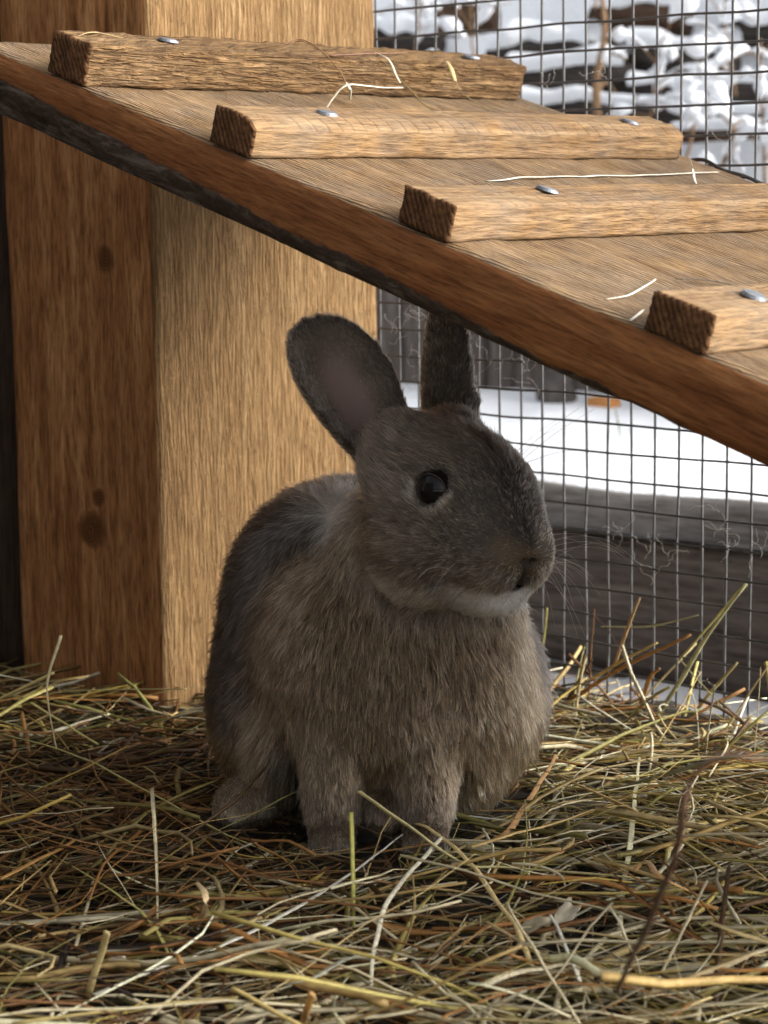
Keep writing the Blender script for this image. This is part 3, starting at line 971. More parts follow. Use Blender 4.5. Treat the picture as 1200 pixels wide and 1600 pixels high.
def sd_torso(P):
    d = ell(P, (-0.5, 10.2, 7.0), (6.9, 8.0, 7.2))
    d = smin(d, ell(P, (-0.6, 15.0, 6.0), (6.6, 6.2, 6.3)), 1.5)
    d = smin(d, ell(P, (-1.9, 9.3, 9.9), (4.6, 5.2, 4.5)), 1.5)
    d = smin(d, ell(P, (0.6, 3.9, 7.4), (4.5, 3.8, 5.0)), 1.2)
    d = smin(d, ell(P, (0.6, 3.9, 5.3), (4.5, 3.5, 3.1)), 1.2)
    d = smin(d, ell(P, (-4.3, 5.6, 3.0), (1.9, 2.9, 2.7)), 1.0)
    d = smin(d, ell(P, (4.1, 5.2, 3.1), (1.9, 2.7, 2.5)), 1.0)
    d = smin(d, ell(P, (0.1, 3.6, 3.0), (1.6, 2.0, 2.2)), 0.8)
    d = smin(d, ell(P, (2.6, 2.6, 10.3), (3.4, 2.6, 2.8)), 1.2)
    d = smin(d, ell(P, (1.0, 4.0, 12.2), (3.0, 3.2, 3.2)), 1.2)
    d = smin(d, ell(P, (-2.3, 3.9, 7.4), (2.3, 2.9, 4.0)), 1.3)
    d = smin(d, ell(P, (4.1, 4.2, 7.0), (2.4, 2.9, 4.1)), 1.3)
    d = smin(d, ell(P, (-5.4, 9.4, 4.3), (2.5, 4.6, 4.2)), 0.7)
    d = smin(d, ell(P, (5.2, 7.0, 5.2), (2.3, 4.4, 3.7)), 0.7)
    return d


def sd_legs(P):
    out = None
    for (x0, x1, r0, r1, fx) in ((-2.0, -2.1, 1.75, 1.12, -2.1), (1.9, 1.9, 1.85, 1.18, 1.9)):
        d = cap(P, (x0, 2.7, 5.4), (x1, 1.25, 1.3), r0, r1)
        d = smin(d, ell(P, (fx, 0.45, 0.62), (0.98, 1.45, 0.60)), 0.5)
        for k in range(4):
            tx = fx + (k - 1.5) * 0.44
            d = smin(d, cap(P, (tx, 0.2, 0.62), (tx + (k - 1.5) * 0.06, -0.98 + 0.16 * abs(k - 1.5), 0.36), 0.30, 0.25), 0.12)
        out = d if out is None else np.minimum(out, d)
    return np.minimum(out, ell(P, (0.25, 1.5, 1.2), (0.95, 1.3, 1.05)))


def sd_feet(P):
    a = ell(P, (-5.75, 5.0, 1.0), (1.4, 3.4, 0.85), np.array([[.97, .24, 0], [-.24, .97, 0], [0, 0, 1]]))
    b = ell(P, (4.3, 7.5, 0.75), (1.2, 2.9, 0.65))
    return np.minimum(a, b)


def sd_all(P):
    d = smin(sd_torso(P), sd_legs(P), 0.55)
    d = smin(d, sd_feet(P), 0.45)
    h = sd_head(P)
    for a, b in NOSTRIL: h = np.maximum(h, -(cap(P, a, b, 0.20, 0.10)))
    h = np.maximum(h, -cap(P, *PHIL, 0.15, 0.13))
    for a, b in MOUTH: h = np.maximum(h, -cap(P, a, b, 0.14, 0.09))
    for c_ in EYES: h = np.maximum(h, EYE_R * 0.985 - np.sqrt(((P - c_) ** 2).sum(-1)))
    d = smin(d, h, 0.8)
    for e in EARS: d = smin(d, sd_ear(P, e), 0.45)
    return d


def surface_nets(f, lo, hi, h):
    ax = [np.arange(lo[i], hi[i] + h, h) for i in range(3)]
    n = [len(a) for a in ax]
    D = np.empty(n, dtype=np.float32)
    for i0 in range(0, n[0], 8):
        G = np.stack(np.meshgrid(ax[0][i0:i0 + 8], ax[1], ax[2], indexing='ij'), -1).astype(np.float32)
        D[i0:i0 + 8] = f(G)
    S = D < 0
    c = [S[i:n[0] - 1 + i, j:n[1] - 1 + j, k:n[2] - 1 + k] for i in (0, 1) for j in (0, 1) for k in (0, 1)]
    cnt = sum(x.astype(np.int8) for x in c)
    cell = np.argwhere((cnt > 0) & (cnt < 8))
    idx = -np.ones((n[0] - 1, n[1] - 1, n[2] - 1), dtype=np.int32)
    idx[tuple(cell.T)] = np.arange(len(cell))
    acc = np.zeros((len(cell), 3)); w_ = np.zeros(len(cell))
    cor = np.array([(i, j, k) for i in (0, 1) for j in (0, 1) for k in (0, 1)])
    for a in range(8):
        for b in range(a + 1, 8):
            if np.abs(cor[a] - cor[b]).sum() != 1: continue
            da = D[tuple((cell + cor[a]).T)]; db = D[tuple((cell + cor[b]).T)]
            s = (da < 0) != (db < 0)
            t_ = np.where(s, da / np.where(s, da - db, 1), 0)
            p = cor[a] + (cor[b] - cor[a]) * t_[:, None]
            acc += np.where(s[:, None], p, 0); w_ += s
    V = (cell + acc / w_[:, None]) * h + np.array(lo)
    F = []
    for a in range(3):
        b, c2 = (a + 1) % 3, (a + 2) % 3
        sl0 = [slice(1, -1)] * 3; sl1 = [slice(1, -1)] * 3
        sl0[a] = slice(0, n[a] - 1); sl1[a] = slice(1, n[a])
        s0 = S[tuple(sl0)]; s1 = S[tuple(sl1)]
        for (x, y, flip) in ((s0 & ~s1, None, False), (~s0 & s1, None, True)):
            e = np.argwhere(x)
            e[:, b] += 1; e[:, c2] += 1
            q = []
            for (db, dc) in ((-1, -1), (0, -1), (0, 0), (-1, 0)):
                g = e.copy(); g[:, b] += db; g[:, c2] += dc
                q.append(idx[tuple(g.T)])
            q = np.stack(q, 1)
            F.append(q[:, ::-1] if flip else q)
    return V, np.vstack(F)


RV, RF = surface_nets(sd_all, (-9.5, -5.0, -0.6), (9.0, 22.5, 25.0), 0.155)
# relax a little
E_ = np.vstack([RF[:, [0, 1]], RF[:, [1, 2]], RF[:, [2, 3]], RF[:, [3, 0]]])
for it in range(2):
    acc = np.zeros_like(RV); cn = np.zeros(len(RV))
    np.add.at(acc, E_[:, 0], RV[E_[:, 1]]); np.add.at(cn, E_[:, 0], 1)
    np.add.at(acc, E_[:, 1], RV[E_[:, 0]]); np.add.at(cn, E_[:, 1], 1)
    RV = RV * 0.55 + 0.45 * acc / np.maximum(cn, 1)[:, None]


def seg_dist(P, a, b):
    ab = b - a
    h = np.clip(((P - a) @ ab) / (ab @ ab), 0, 1)
    return np.linalg.norm(P - a - h[:, None] * ab, axis=1)


def sstep(x, a, b):
    t_ = np.clip((x - a) / (b - a), 0, 1); return t_ * t_ * (3 - 2 * t_)


def mixc(A, B, f): return A * (1 - f)[:, None] + np.asarray(B) * f[:, None]


def coat(P, N):
    """regions of the coat at points P (cm): returns tip colour, base colour, length, lift, flow"""
    n = len(P)
    dh = sd_head(P); dt = sd_torso(P); dl = sd_legs(P); df = sd_feet(P)
    de = [sd_ear(P, e) for e in EARS]
    wts = np.stack([np.exp(-np.clip(x, -0.2, 5) / 0.35) for x in (dh, dt, dl, df, de[0], de[1])], 1)
    wts[:, 0] *= np.where(P[:, 2] > 9.5, 1, 0.02)
    wts /= wts.sum(1, keepdims=True)
    wh, wt, wl, wf, we0, we1 = wts.T
    we = we0 + we1
    Q = (P - HC) @ HM / HSC
    f, l, u = Q.T
    # ---- flow
    FL = np.zeros((n, 3))
    headflow = -HF[None] * 1.0 + HU[None] * (0.35 * sstep(f, 4.5, 1.0) * sstep(u, -1.0, 1.0))[:, None] - HU[None] * (0.75 * sstep(-u, 0.2, 2.0))[:, None] + HL[None] * (np.sign(l) * 0.35)[:, None]
    # body: from the neck back and down; on the chest straight down
    front = sstep(-P[:, 1], -9.0, -3.5)
    bodyflow = np.stack([P[:, 0] * 0.05, 1.0 - 1.0 * front, -0.55 - 0.75 * front], 1)
    legflow = np.tile(np.array([[0, -0.15, -1.0]]), (n, 1)) + np.where(P[:, 2:3] < 1.3, np.array([[0, -1.2, 0.2]]), 0)
    footflow = np.tile(np.array([[0, -1.0, -0.15]]), (n, 1))
    FL += headflow * wh[:, None] + bodyflow * wt[:, None] + legflow * wl[:, None] + footflow * wf[:, None]
    FL += EARS[0][1][None] * we0[:, None] * 1.2 + EARS[1][1][None] * we1[:, None] * 1.2
    FL += 0.35 * np.stack([vnoise(P, 0.5, 21), vnoise(P, 0.5, 22), vnoise(P, 0.5, 23)], 1)
    # ---- length (cm) and lift
    LEN = wt * 0.98 + wl * 0.62 + wf * 0.55 + we * 0.34
    hl = 0.26 + 0.52 * sstep(-f, -3.6, -0.2) + 0.20 * sstep(-u, 0.5, 2.4)
    dns = np.minimum(np.minimum(seg_dist(P, *NOSTRIL[0]), seg_dist(P, *NOSTRIL[1])), np.minimum(seg_dist(P, *PHIL), np.minimum(seg_dist(P, *MOUTH[0]), seg_dist(P, *MOUTH[1]))))
    hl = hl * (0.22 + 0.78 * sstep(dns, 0.10, 0.75))
    LEN += wh * hl
    LIFT = wt * 0.36 + wl * 0.40 + wf * 0.35 + we * 0.28 + wh * 0.27
    LEN = LEN * np.where((wl > .3) & (P[:, 2] < 1.3), 0.45, 1)
    # ---- colour: agouti, dark tipped on the back, fawn chest, paler cheeks, white chin
    grizz = 0.5 + 0.5 * vnoise(P, 1.1, 31)
    fawn = np.array([0.198, 0.124, 0.066]); dark = np.array([0.060, 0.043, 0.030]); slate = np.array([0.034, 0.031, 0.031])
    pale = np.array([0.52, 0.45, 0.37]); white = np.array([0.80, 0.77, 0.72]); rust = np.array([0.24, 0.155, 0.088])
    grey = np.array([0.190, 0.146, 0.108])
    back = sstep(P[:, 1] + 0.25 * vnoise(P, 1.2, 51), 4.0, 5.6) * sstep(P[:, 2], 2.0, 4.6)
    T_ = mixc(np.tile(fawn, (n, 1)), slate, 0.88 * back)
    low = sstep(-P[:, 2], -6.0, -2.5)
    T_ = mixc(T_, np.array([0.35, 0.235, 0.118]), 0.45 * low * (1 - 0.6 * back))
    hcol = mixc(np.tile(grey, (n, 1)), dark, 0.40 * sstep(u, 0.2, 1.6) * sstep(f, -2.5, 1.5))
    hcol = mixc(hcol, rust, 0.35 * sstep(-u, 0.3, 1.8) * sstep(-f, -2.6, 0.5))
    # dark nose bridge and forehead stripe, brown muzzle sides, dark band under the eye
    hcol = mixc(hcol, np.array([0.070, 0.054, 0.042]), 0.65 * np.exp(-(l / 0.75) ** 2) * sstep(f, -0.5, 2.0) * sstep(u, -0.9, 0.2))
    hcol = mixc(hcol, np.array([0.27, 0.185, 0.115]), 0.60 * sstep(f, 1.6, 3.0) * sstep(np.abs(l), 0.7, 1.4) * sstep(-u, 0.2, 0.9))
    hcol = mixc(hcol, np.array([0.085, 0.062, 0.045]), 0.55 * np.exp(-((u + 0.15) / 0.38) ** 2) * np.exp(-((f - 0.6) / 1.7) ** 2) * sstep(np.abs(l), 1.2, 1.9))
    hcol = mixc(hcol, np.array([0.075, 0.058, 0.046]), 0.5 * np.exp(-((u + 2.25) / 0.35) ** 2) * sstep(-f, -1.6, -0.2))
    hcol = mixc(hcol, np.array([0.33, 0.27, 0.20]), 0.55 * np.exp(-((f + 0.7) / 0.9) ** 2) * np.exp(-((u - 0.9) / 0.8) ** 2))
    jaw = sstep(-u, 2.2, 3.0) * sstep(-f, -3.4, -1.5)
    hcol = mixc(hcol, np.array([0.62, 0.53, 0.41]), 0.9 * jaw)
    chin = sstep(-u + 0.25 * vnoise(P, 2.2, 61), 1.85, 2.55) * sstep(f + 0.4 * vnoise(P, 1.5, 62), 1.7, 3.3)
    hcol = mixc(hcol, white, 0.97 * chin)
    dn = np.minimum(seg_dist(P, *NOSTRIL[0]), seg_dist(P, *NOSTRIL[1]))
    hcol = mixc(hcol, np.array([0.58, 0.40, 0.21]), 0.7 * np.exp(-((dn - 0.38) / 0.30) ** 2) * sstep(f, 2.8, 3.8))
    dsl = np.minimum(dn, seg_dist(P, *PHIL))
    hcol = mixc(hcol, np.array([0.02, 0.015, 0.012]), 0.95 * np.exp(-(dsl / 0.17) ** 2))
    dm = np.minimum(seg_dist(P, *MOUTH[0]), seg_dist(P, *MOUTH[1]))
    hcol = mixc(hcol, np.array([0.03, 0.02, 0.018]), 0.9 * np.exp(-(dm / 0.14) ** 2))
    hcol = mixc(hcol, white, 0.5 * np.exp(-((dm - 0.35) / 0.25) ** 2) * (u < -2.0))
    ey = np.minimum(np.linalg.norm(P - EYES[0], axis=1), np.linalg.norm(P - EYES[1], axis=1))
    ring = np.exp(-((ey - 1.02) / 0.20) ** 2)
    hcol = mixc(hcol, np.array([0.62, 0.53, 0.42]), 0.85 * ring * np.clip(0.15 + 1.3 * np.abs(f - 1.2), 0, 1) * (u < 1.35))
    T_ = T_ * (1 - wh)[:, None] + hcol * wh[:, None]
    # nape: light triangle behind the ear
    nape = np.exp(-(((P - np.array([-1.2, 6.0, 14.2])) / np.array([1.5, 2.2, 1.3])) ** 2).sum(1))
    T_ = mixc(T_, np.array([0.80, 0.72, 0.60]), 0.9 * np.clip(nape * 1.6, 0, 1) * (1 - wh * .3))
    # legs and paws
    legc = mixc(np.tile(np.array([0.24, 0.158, 0.09]), (n, 1)), np.array([0.10, 0.078, 0.062]), 0.6 * np.exp(-((P[:, 2] - 1.7) / 0.6) ** 2))
    legc = mixc(legc, np.array([0.5, 0.42, 0.33]), 0.6 * sstep(-P[:, 2], -0.8, -0.3))
    T_ = T_ * (1 - wl)[:, None] + legc * wl[:, None]
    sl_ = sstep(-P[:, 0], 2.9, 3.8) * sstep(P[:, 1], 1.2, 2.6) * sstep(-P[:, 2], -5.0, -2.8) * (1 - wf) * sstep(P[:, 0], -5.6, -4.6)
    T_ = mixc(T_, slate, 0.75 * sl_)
    T_ = T_ * (1 - wf)[:, None] + np.array([0.50, 0.37, 0.25])[None] * wf[:, None]
    # ears: dark rim, brown grey outside, bare skin inside
    bare = np.zeros(n)
    for e, w_e in zip(EARS, (we0, we1)):
        ee, wv, nv = ear_uvw(P, e)
        hw = e[5] * np.interp(np.clip(ee, 0, 1), EP, e[7])
        rim = sstep(np.abs(wv) / np.maximum(hw, .05), 0.72, 0.98) + sstep(ee, 0.86, 0.99)
        ecol = mixc(np.tile(np.array([0.44, 0.345, 0.26]), (n, 1)), np.array([0.07, 0.050, 0.037]), 0.55 * np.clip(rim, 0, 1))
        if e is EARS[1]: ecol = ecol * 0.5  # far ear darkened, its shade painted into the colour
        T_ = T_ * (1 - w_e)[:, None] + ecol * w_e[:, None]
        inner = (N @ e[3] > 0.15)
        core = np.exp(-(((wv * np.sign(e[2][0]) - 0.10) / (hw * 0.47)) ** 2 + ((ee - 0.46) / 0.31) ** 2) ** 1.5)
        bare = np.maximum(bare, np.where(inner, core, 0) * (w_e > 0.45))
    T_ = T_ * (0.82 + 0.36 * grizz)[:, None]
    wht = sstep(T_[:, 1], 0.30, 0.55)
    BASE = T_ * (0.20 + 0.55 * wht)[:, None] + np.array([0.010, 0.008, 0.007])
    return T_, BASE, LEN, LIFT, FL, bare, ey, wts


# vertex colour of the skin under the fur
tri = np.vstack([RF[:, [0, 1, 2]], RF[:, [0, 2, 3]]])
fn = np.cross(RV[tri[:, 1]] - RV[tri[:, 0]], RV[tri[:, 2]] - RV[tri[:, 0]])
area = np.linalg.norm(fn, axis=1)
VN = np.zeros_like(RV)
for k_ in range(3): np.add.at(VN, tri[:, k_], fn)
VN /= np.maximum(np.linalg.norm(VN, axis=1, keepdims=True), 1e-9)
T_, B_, LEN, LIFT, FL, bare, ey, wts = coat(RV, VN)
skin = B_ * 0.8  # dark skin colour stands in for shade between the strands
skin = mixc(skin, np.array([0.23, 0.165, 0.145]), np.clip(bare * 1.3, 0, 1))

t = NT("rabbit_skin")
atn = t.n("ShaderNodeAttribute", attribute_name="tint")
M['skin'] = t.done(atn.outputs["Color"], 0.6, None, Specular_IOR_Level=0.25)
M['skin'].node_tree.nodes["Principled BSDF"].inputs["Subsurface Weight"].default_value = 0.0

t = NT("rabbit_fur")
tn = t.t
tn.nodes.remove(t.b)
hb = tn.nodes.new("ShaderNodeBsdfHairPrincipled")
hb.model = 'CHIANG'
hb.parametrization = 'COLOR'
atn = t.n("ShaderNodeAttribute", attribute_name="tint")
tn.links.new(atn.outputs["Color"], hb.inputs["Color"])
hb.inputs["Roughness"].default_value = 0.34
hb.inputs["Radial Roughness"].default_value = 0.55
hb.inputs["Random Roughness"].default_value = 0.2
hb.inputs["IOR"].default_value = 1.45
tn.links.new(hb.outputs[0], tn.nodes["Material Output"].inputs["Surface"])
M['fur'] = t.m
t = NT("eye_black")
M['eye'] = t.done((0.006, 0.005, 0.005), 0.05, None, IOR=1.30)
t = NT("eyelid")
M['lid'] = t.done((0.022, 0.016, 0.014), 0.5)
t = NT("whisker")
M['whisker'] = t.done((0.62, 0.58, 0.54), 0.35)
t = NT("dark_whisker")
M['dark_whisker'] = t.done((0.03, 0.025, 0.022), 0.35)

RBZ = 0.0175
rab = link("rabbit", np_mesh("rabbit", RV * 0.01, RF, M['skin'], True, skin), None, (RB_O[0], RB_O[1], RBZ), (0, 0, math.atan2(RB_R[1], RB_R[0])))
tag(rab, "grey brown rabbit sitting upright on the hay under the ramp, head turned right", "rabbit")

# ---- fur strands
NF = 430000
# sample roots, more on head, ears and legs
cenz = RV[tri].mean(1)
dens = np.ones(len(tri))
wc_ = wts[tri[:, 0]]
dens *= 1 + 1.3 * wc_[:, 0] + 1.2 * (wc_[:, 4] + wc_[:, 5]) + 0.8 * wc_[:, 2] + 0.8 * wc_[:, 3]
dens *= np.where(cenz[:, 1] > 12, 0.14, 1.0)
cum = np.cumsum(area * dens); cum /= cum[-1]
pick = np.searchsorted(cum, rng.random(NF))
r1 = np.sqrt(rng.random(NF)); r2 = rng.random(NF)
P0 = RV[tri[pick, 0]] * (1 - r1)[:, None] + RV[tri[pick, 1]] * (r1 * (1 - r2))[:, None] + RV[tri[pick, 2]] * (r1 * r2)[:, None]
N0 = VN[tri[pick, 0]] * (1 - r1)[:, None] + VN[tri[pick, 1]] * (r1 * (1 - r2))[:, None] + VN[tri[pick, 2]] * (r1 * r2)[:, None]
N0 /= np.maximum(np.linalg.norm(N0, axis=1, keepdims=True), 1e-9)
T_, B_, LEN, LIFT, FL, bare, ey, wts0 = coat(P0, N0)
keep = (ey > EYE_R - 0.01) & (rng.random(NF) > bare * 1.15) & (P0[:, 2] > 0.05)
P0, N0, T_, B_, LEN, LIFT, FL, bare, wts0, ey = [a[keep] for a in (P0, N0, T_, B_, LEN, LIFT, FL, bare, wts0, ey)]
n = len(P0)
FT = FL - N0 * (FL * N0).sum(1, keepdims=True)
FT /= np.maximum(np.linalg.norm(FT, axis=1, keepdims=True), 1e-6)
guard = rng.random(n) < 0.15
LEN = LEN * np.clip(rng.normal(0.86, 0.14, n), 0.4, 1.3) * np.where(guard, 1.28, 1.0)
LEN *= 1 - 0.55 * np.clip(bare * 1.5, 0, 1)
nearlid = sstep(-(ey - EYE_R), -0.55, -0.05)
LEN *= 1 - 0.55 * nearlid
LIFT = LIFT * np.clip(rng.normal(1.0, 0.25, n), .4, 1.8)
jit = rng.normal(0, 1, (n, 3)) * 0.16
D0 = FT + N0 * LIFT[:, None] * 1.5 + jit
D0 /= np.linalg.norm(D0, axis=1, keepdims=True)
D1 = FT + N0 * (LIFT * 0.35)[:, None] + jit * 1.3 + np.array([0, 0, -0.12])
D1 /= np.linalg.norm(D1, axis=1, keepdims=True)
KP = 6
ss = np.linspace(0, 1, KP)
pts = np.empty((n, KP, 3), dtype=np.float64)
pts[:, 0] = P0 - N0 * 0.03
for k_ in range(1, KP):
    a = ss[k_]
    d = D0 * (1 - a) + D1 * a
    pts[:, k_] = pts[:, k_ - 1] + d * (LEN / (KP - 1))[:, None]
# clumping: strands of a lock draw together towards the tip
LOCK = None
for (cs_, amt) in ((0.11, 0.62), (0.40, 0.12)):
    Pw = P0 + 0.35 * cs_ * np.stack([vnoise(P0, 1.6 / cs_, 41), vnoise(P0, 1.6 / cs_, 42), vnoise(P0, 1.6 / cs_, 43)], 1)
    key = np.floor(Pw / cs_).astype(np.int64)
    key = key[:, 0] * 1000003 + key[:, 1] * 10007 + key[:, 2]
    uq, inv, cnt = np.unique(key, return_inverse=True, return_counts=True)
    cvar = rng.uniform(0.5, 1.2, len(uq))
    if LOCK is None: LOCK = np.exp(rng.normal(0, 0.45, len(uq)))[inv]
    cd = rng.normal(0, 0.07, (len(uq), 3))
    for k_ in range(1, KP):
        mean = np.stack([np.bincount(inv, pts[:, k_, c_]) for c_ in range(3)], 1) / cnt[:, None]
        f_ = amt * ss[k_] ** 1.3 * cvar[inv] * np.clip(LEN / 0.8, .3, 1.1)
        pts[:, k_] += (mean[inv] - pts[:, k_]) * f_[:, None] + cd[inv] * (LEN * ss[k_] ** 1.5)[:, None]
# colours along the strand: slate base, dark band, pale ticking near the tip
tick = rng.random(n)
colr = np.empty((n, KP, 3))
for k_ in range(KP):
    a = ss[k_]
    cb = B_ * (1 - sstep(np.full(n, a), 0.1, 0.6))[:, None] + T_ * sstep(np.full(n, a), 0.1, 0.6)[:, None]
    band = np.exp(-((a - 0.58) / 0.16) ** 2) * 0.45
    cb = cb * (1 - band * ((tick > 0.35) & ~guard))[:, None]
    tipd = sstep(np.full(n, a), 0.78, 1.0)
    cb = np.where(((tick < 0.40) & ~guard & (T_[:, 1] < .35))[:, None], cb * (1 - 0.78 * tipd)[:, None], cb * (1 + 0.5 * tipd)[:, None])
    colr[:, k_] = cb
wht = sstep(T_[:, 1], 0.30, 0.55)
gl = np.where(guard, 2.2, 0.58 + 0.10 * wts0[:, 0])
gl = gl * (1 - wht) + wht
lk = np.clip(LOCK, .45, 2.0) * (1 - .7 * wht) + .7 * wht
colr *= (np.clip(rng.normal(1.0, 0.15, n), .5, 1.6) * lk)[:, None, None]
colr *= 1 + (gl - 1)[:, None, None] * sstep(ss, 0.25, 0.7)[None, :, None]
colr = np.clip(colr, 0.006, 0.88)
rad0 = np.where(guard, 0.0092, 0.0056) * (1 + 0.25 * wts0[:, 1]) * np.where(wts0[:, 4] + wts0[:, 5] > .5, 0.8, 1)
rad = rad0[:, None] * np.interp(ss, [0, .3, .7, 1], [0.9, 1.0, 0.8, 0.15])[None]
hc = bpy.data.hair_curves.new("fur_coat")
hc.add_curves([KP] * n)
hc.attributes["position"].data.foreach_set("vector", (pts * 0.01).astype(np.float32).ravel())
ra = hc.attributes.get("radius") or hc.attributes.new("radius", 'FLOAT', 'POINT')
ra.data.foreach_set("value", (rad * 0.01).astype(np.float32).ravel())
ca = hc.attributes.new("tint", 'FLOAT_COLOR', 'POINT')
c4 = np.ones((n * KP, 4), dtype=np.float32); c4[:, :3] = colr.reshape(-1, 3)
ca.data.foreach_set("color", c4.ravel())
hc.materials.append(M['fur'])
fo = link("fur_coat", hc, rab)
tag(fo, "soft grizzled grey brown coat with white chin", kind="stuff")

# ---- eyes
for i, c_ in enumerate(EYES):
    out = HL * (1 if i == 0 else -1)
    bm = bmesh.new(); bmesh.ops.create_uvsphere(bm, u_segments=40, v_segments=24, radius=EYE_R * 0.0099)
    me = bpy.data.meshes.new("eye"); bm.to_mesh(me); bm.free()
    me.polygons.foreach_set("use_smooth", np.ones(len(me.polygons), dtype=bool)); me.materials.append(M['eye'])
    link("eye", me, rab, tuple(c_ * 0.01))
    # lids: almond shaped rim
    an = np.linspace(0, 2 * math.pi, 41)[:-1]
    look = unit(out * 0.92 + HF * 0.30 + HU * 0.10)
    a1 = unit(HF - look * (HF @ look)); a2 = np.cross(look, a1); a2 = a2 if a2[2] > 0 else -a2
    ring_ = []
    for a in an:
        rr = EYE_R * (0.86 + 0.06 * math.cos(2 * a))
        x_, y_ = rr * 0.93 * math.cos(a), rr * math.sin(a)
        dd = math.sqrt(max(0.01, (EYE_R * 1.01) ** 2 - x_ * x_ - y_ * y_))
        ring_.append(c_ + a1 * x_ + a2 * y_ + look * dd)
    ring_.append(ring_[0])
    V, F = tube(np.array(ring_) * 0.01, 0.0004, 8)
    link("eyelid", mesh_from("eyelid", V, F, M['lid']), rab)

# ---- whiskers
wr = random.Random(5)
for i in range(44):
    s = 1 if i % 2 else -1
    f_, l_, u_ = wr.uniform(2.8, 3.8), wr.uniform(1.5, 2.1) * s, wr.uniform(-1.9, -0.6)
    p0 = hs(f_, l_ * .85, u_)
    d = HL * s * wr.uniform(.7, 1.2) + HF * wr.uniform(-.3, .5) + HU * wr.uniform(-1.1, .35)
    L = wr.uniform(2.0, 5.0)
    d = unit(d)
    q = [p0, p0 + d * L * .4 + np.array([0, 0, .08 * L]), p0 + d * L * .75 + np.array([0, 0, .02 * L]), p0 + d * L + np.array([0, 0, -.16 * L])]
    V, F = tube(spline(q, 10) * 0.01, np.linspace(.00009, .00003, 10), 4)
    link("whisker", mesh_from("whisker", V, F, M['dark_whisker'] if (s == 1 and wr.random() < .8) else M['whisker']), rab)
for i in range(5):
    p0 = hs(0.6 + .2 * i, -2.0, 1.9)
    d = unit(HL * -wr.uniform(.5, 1) + HU * wr.uniform(.3, 1.0) + HF * wr.uniform(-.1, .6))
    L = wr.uniform(2.5, 4.0)
    V, F = tube(spline([p0, p0 + d * L * .5 + np.array([0, 0, .15]), p0 + d * L], 8) * 0.01, np.linspace(.00011, .00004, 8), 4)
    link("whisker", mesh_from("whisker", V, F, M['dark_whisker']), rab)


# ================================================================== SINGLE STALKS, WISPS, LOOSE WIRE
def onz(px, py, z):
    d = ROWS.T @ np.array([(px - 600) / 3350, (py - 800) / 3350, 1.0])
    return CAM + d * (z - CAM[2]) / d[2]


def ondeck(px, py, off):
    d = ROWS.T @ np.array([(px - 600) / 3350, (py - 800) / 3350, 1.0])
    return CAM + d * (RA + off - 0.317 * CAM[0] - CAM[2]) / (d[2] + 0.317 * d[0])


def ondist(px, py, dist):
    d = ROWS.T @ np.array([(px - 600) / 3350, (py - 800) / 3350, 1.0])
    return CAM + d * dist


def straw(name, pts, width, col, label, cat, group=None, flat=0.35, roll=0.0, taper=(1, 1, .8), n=18, cup=True):
    P = spline(pts, n)
    o0 = P[0].copy()
    P = P - o0
    P = P + 0.0006 * np.stack([vnoise(P + o0, 60, 1), vnoise(P + o0, 60, 2), vnoise(P + o0, 60, 3)], 1)
    w_ = width / 2 * np.interp(np.linspace(0, 1, n), np.linspace(0, 1, len(taper)), taper)
    w_ = w_ * (0.74 if width > .0033 else 0.9)
    V, F = tube(P, w_, 8, flat * 0.65, roll)
    cc = np.repeat(np.array(col)[None] * (1 + 0.15 * vnoise(P * 1.0 + o0, 90, 7))[:, None], 8, 0)
    cc = np.vstack([cc, [col], [col]])
    o = link(name, mesh_from(name, V, F, M['hay'], colors=np.clip(cc, 0, .9)), None, tuple(o0))
    tag(o, label, cat, group)
    return o


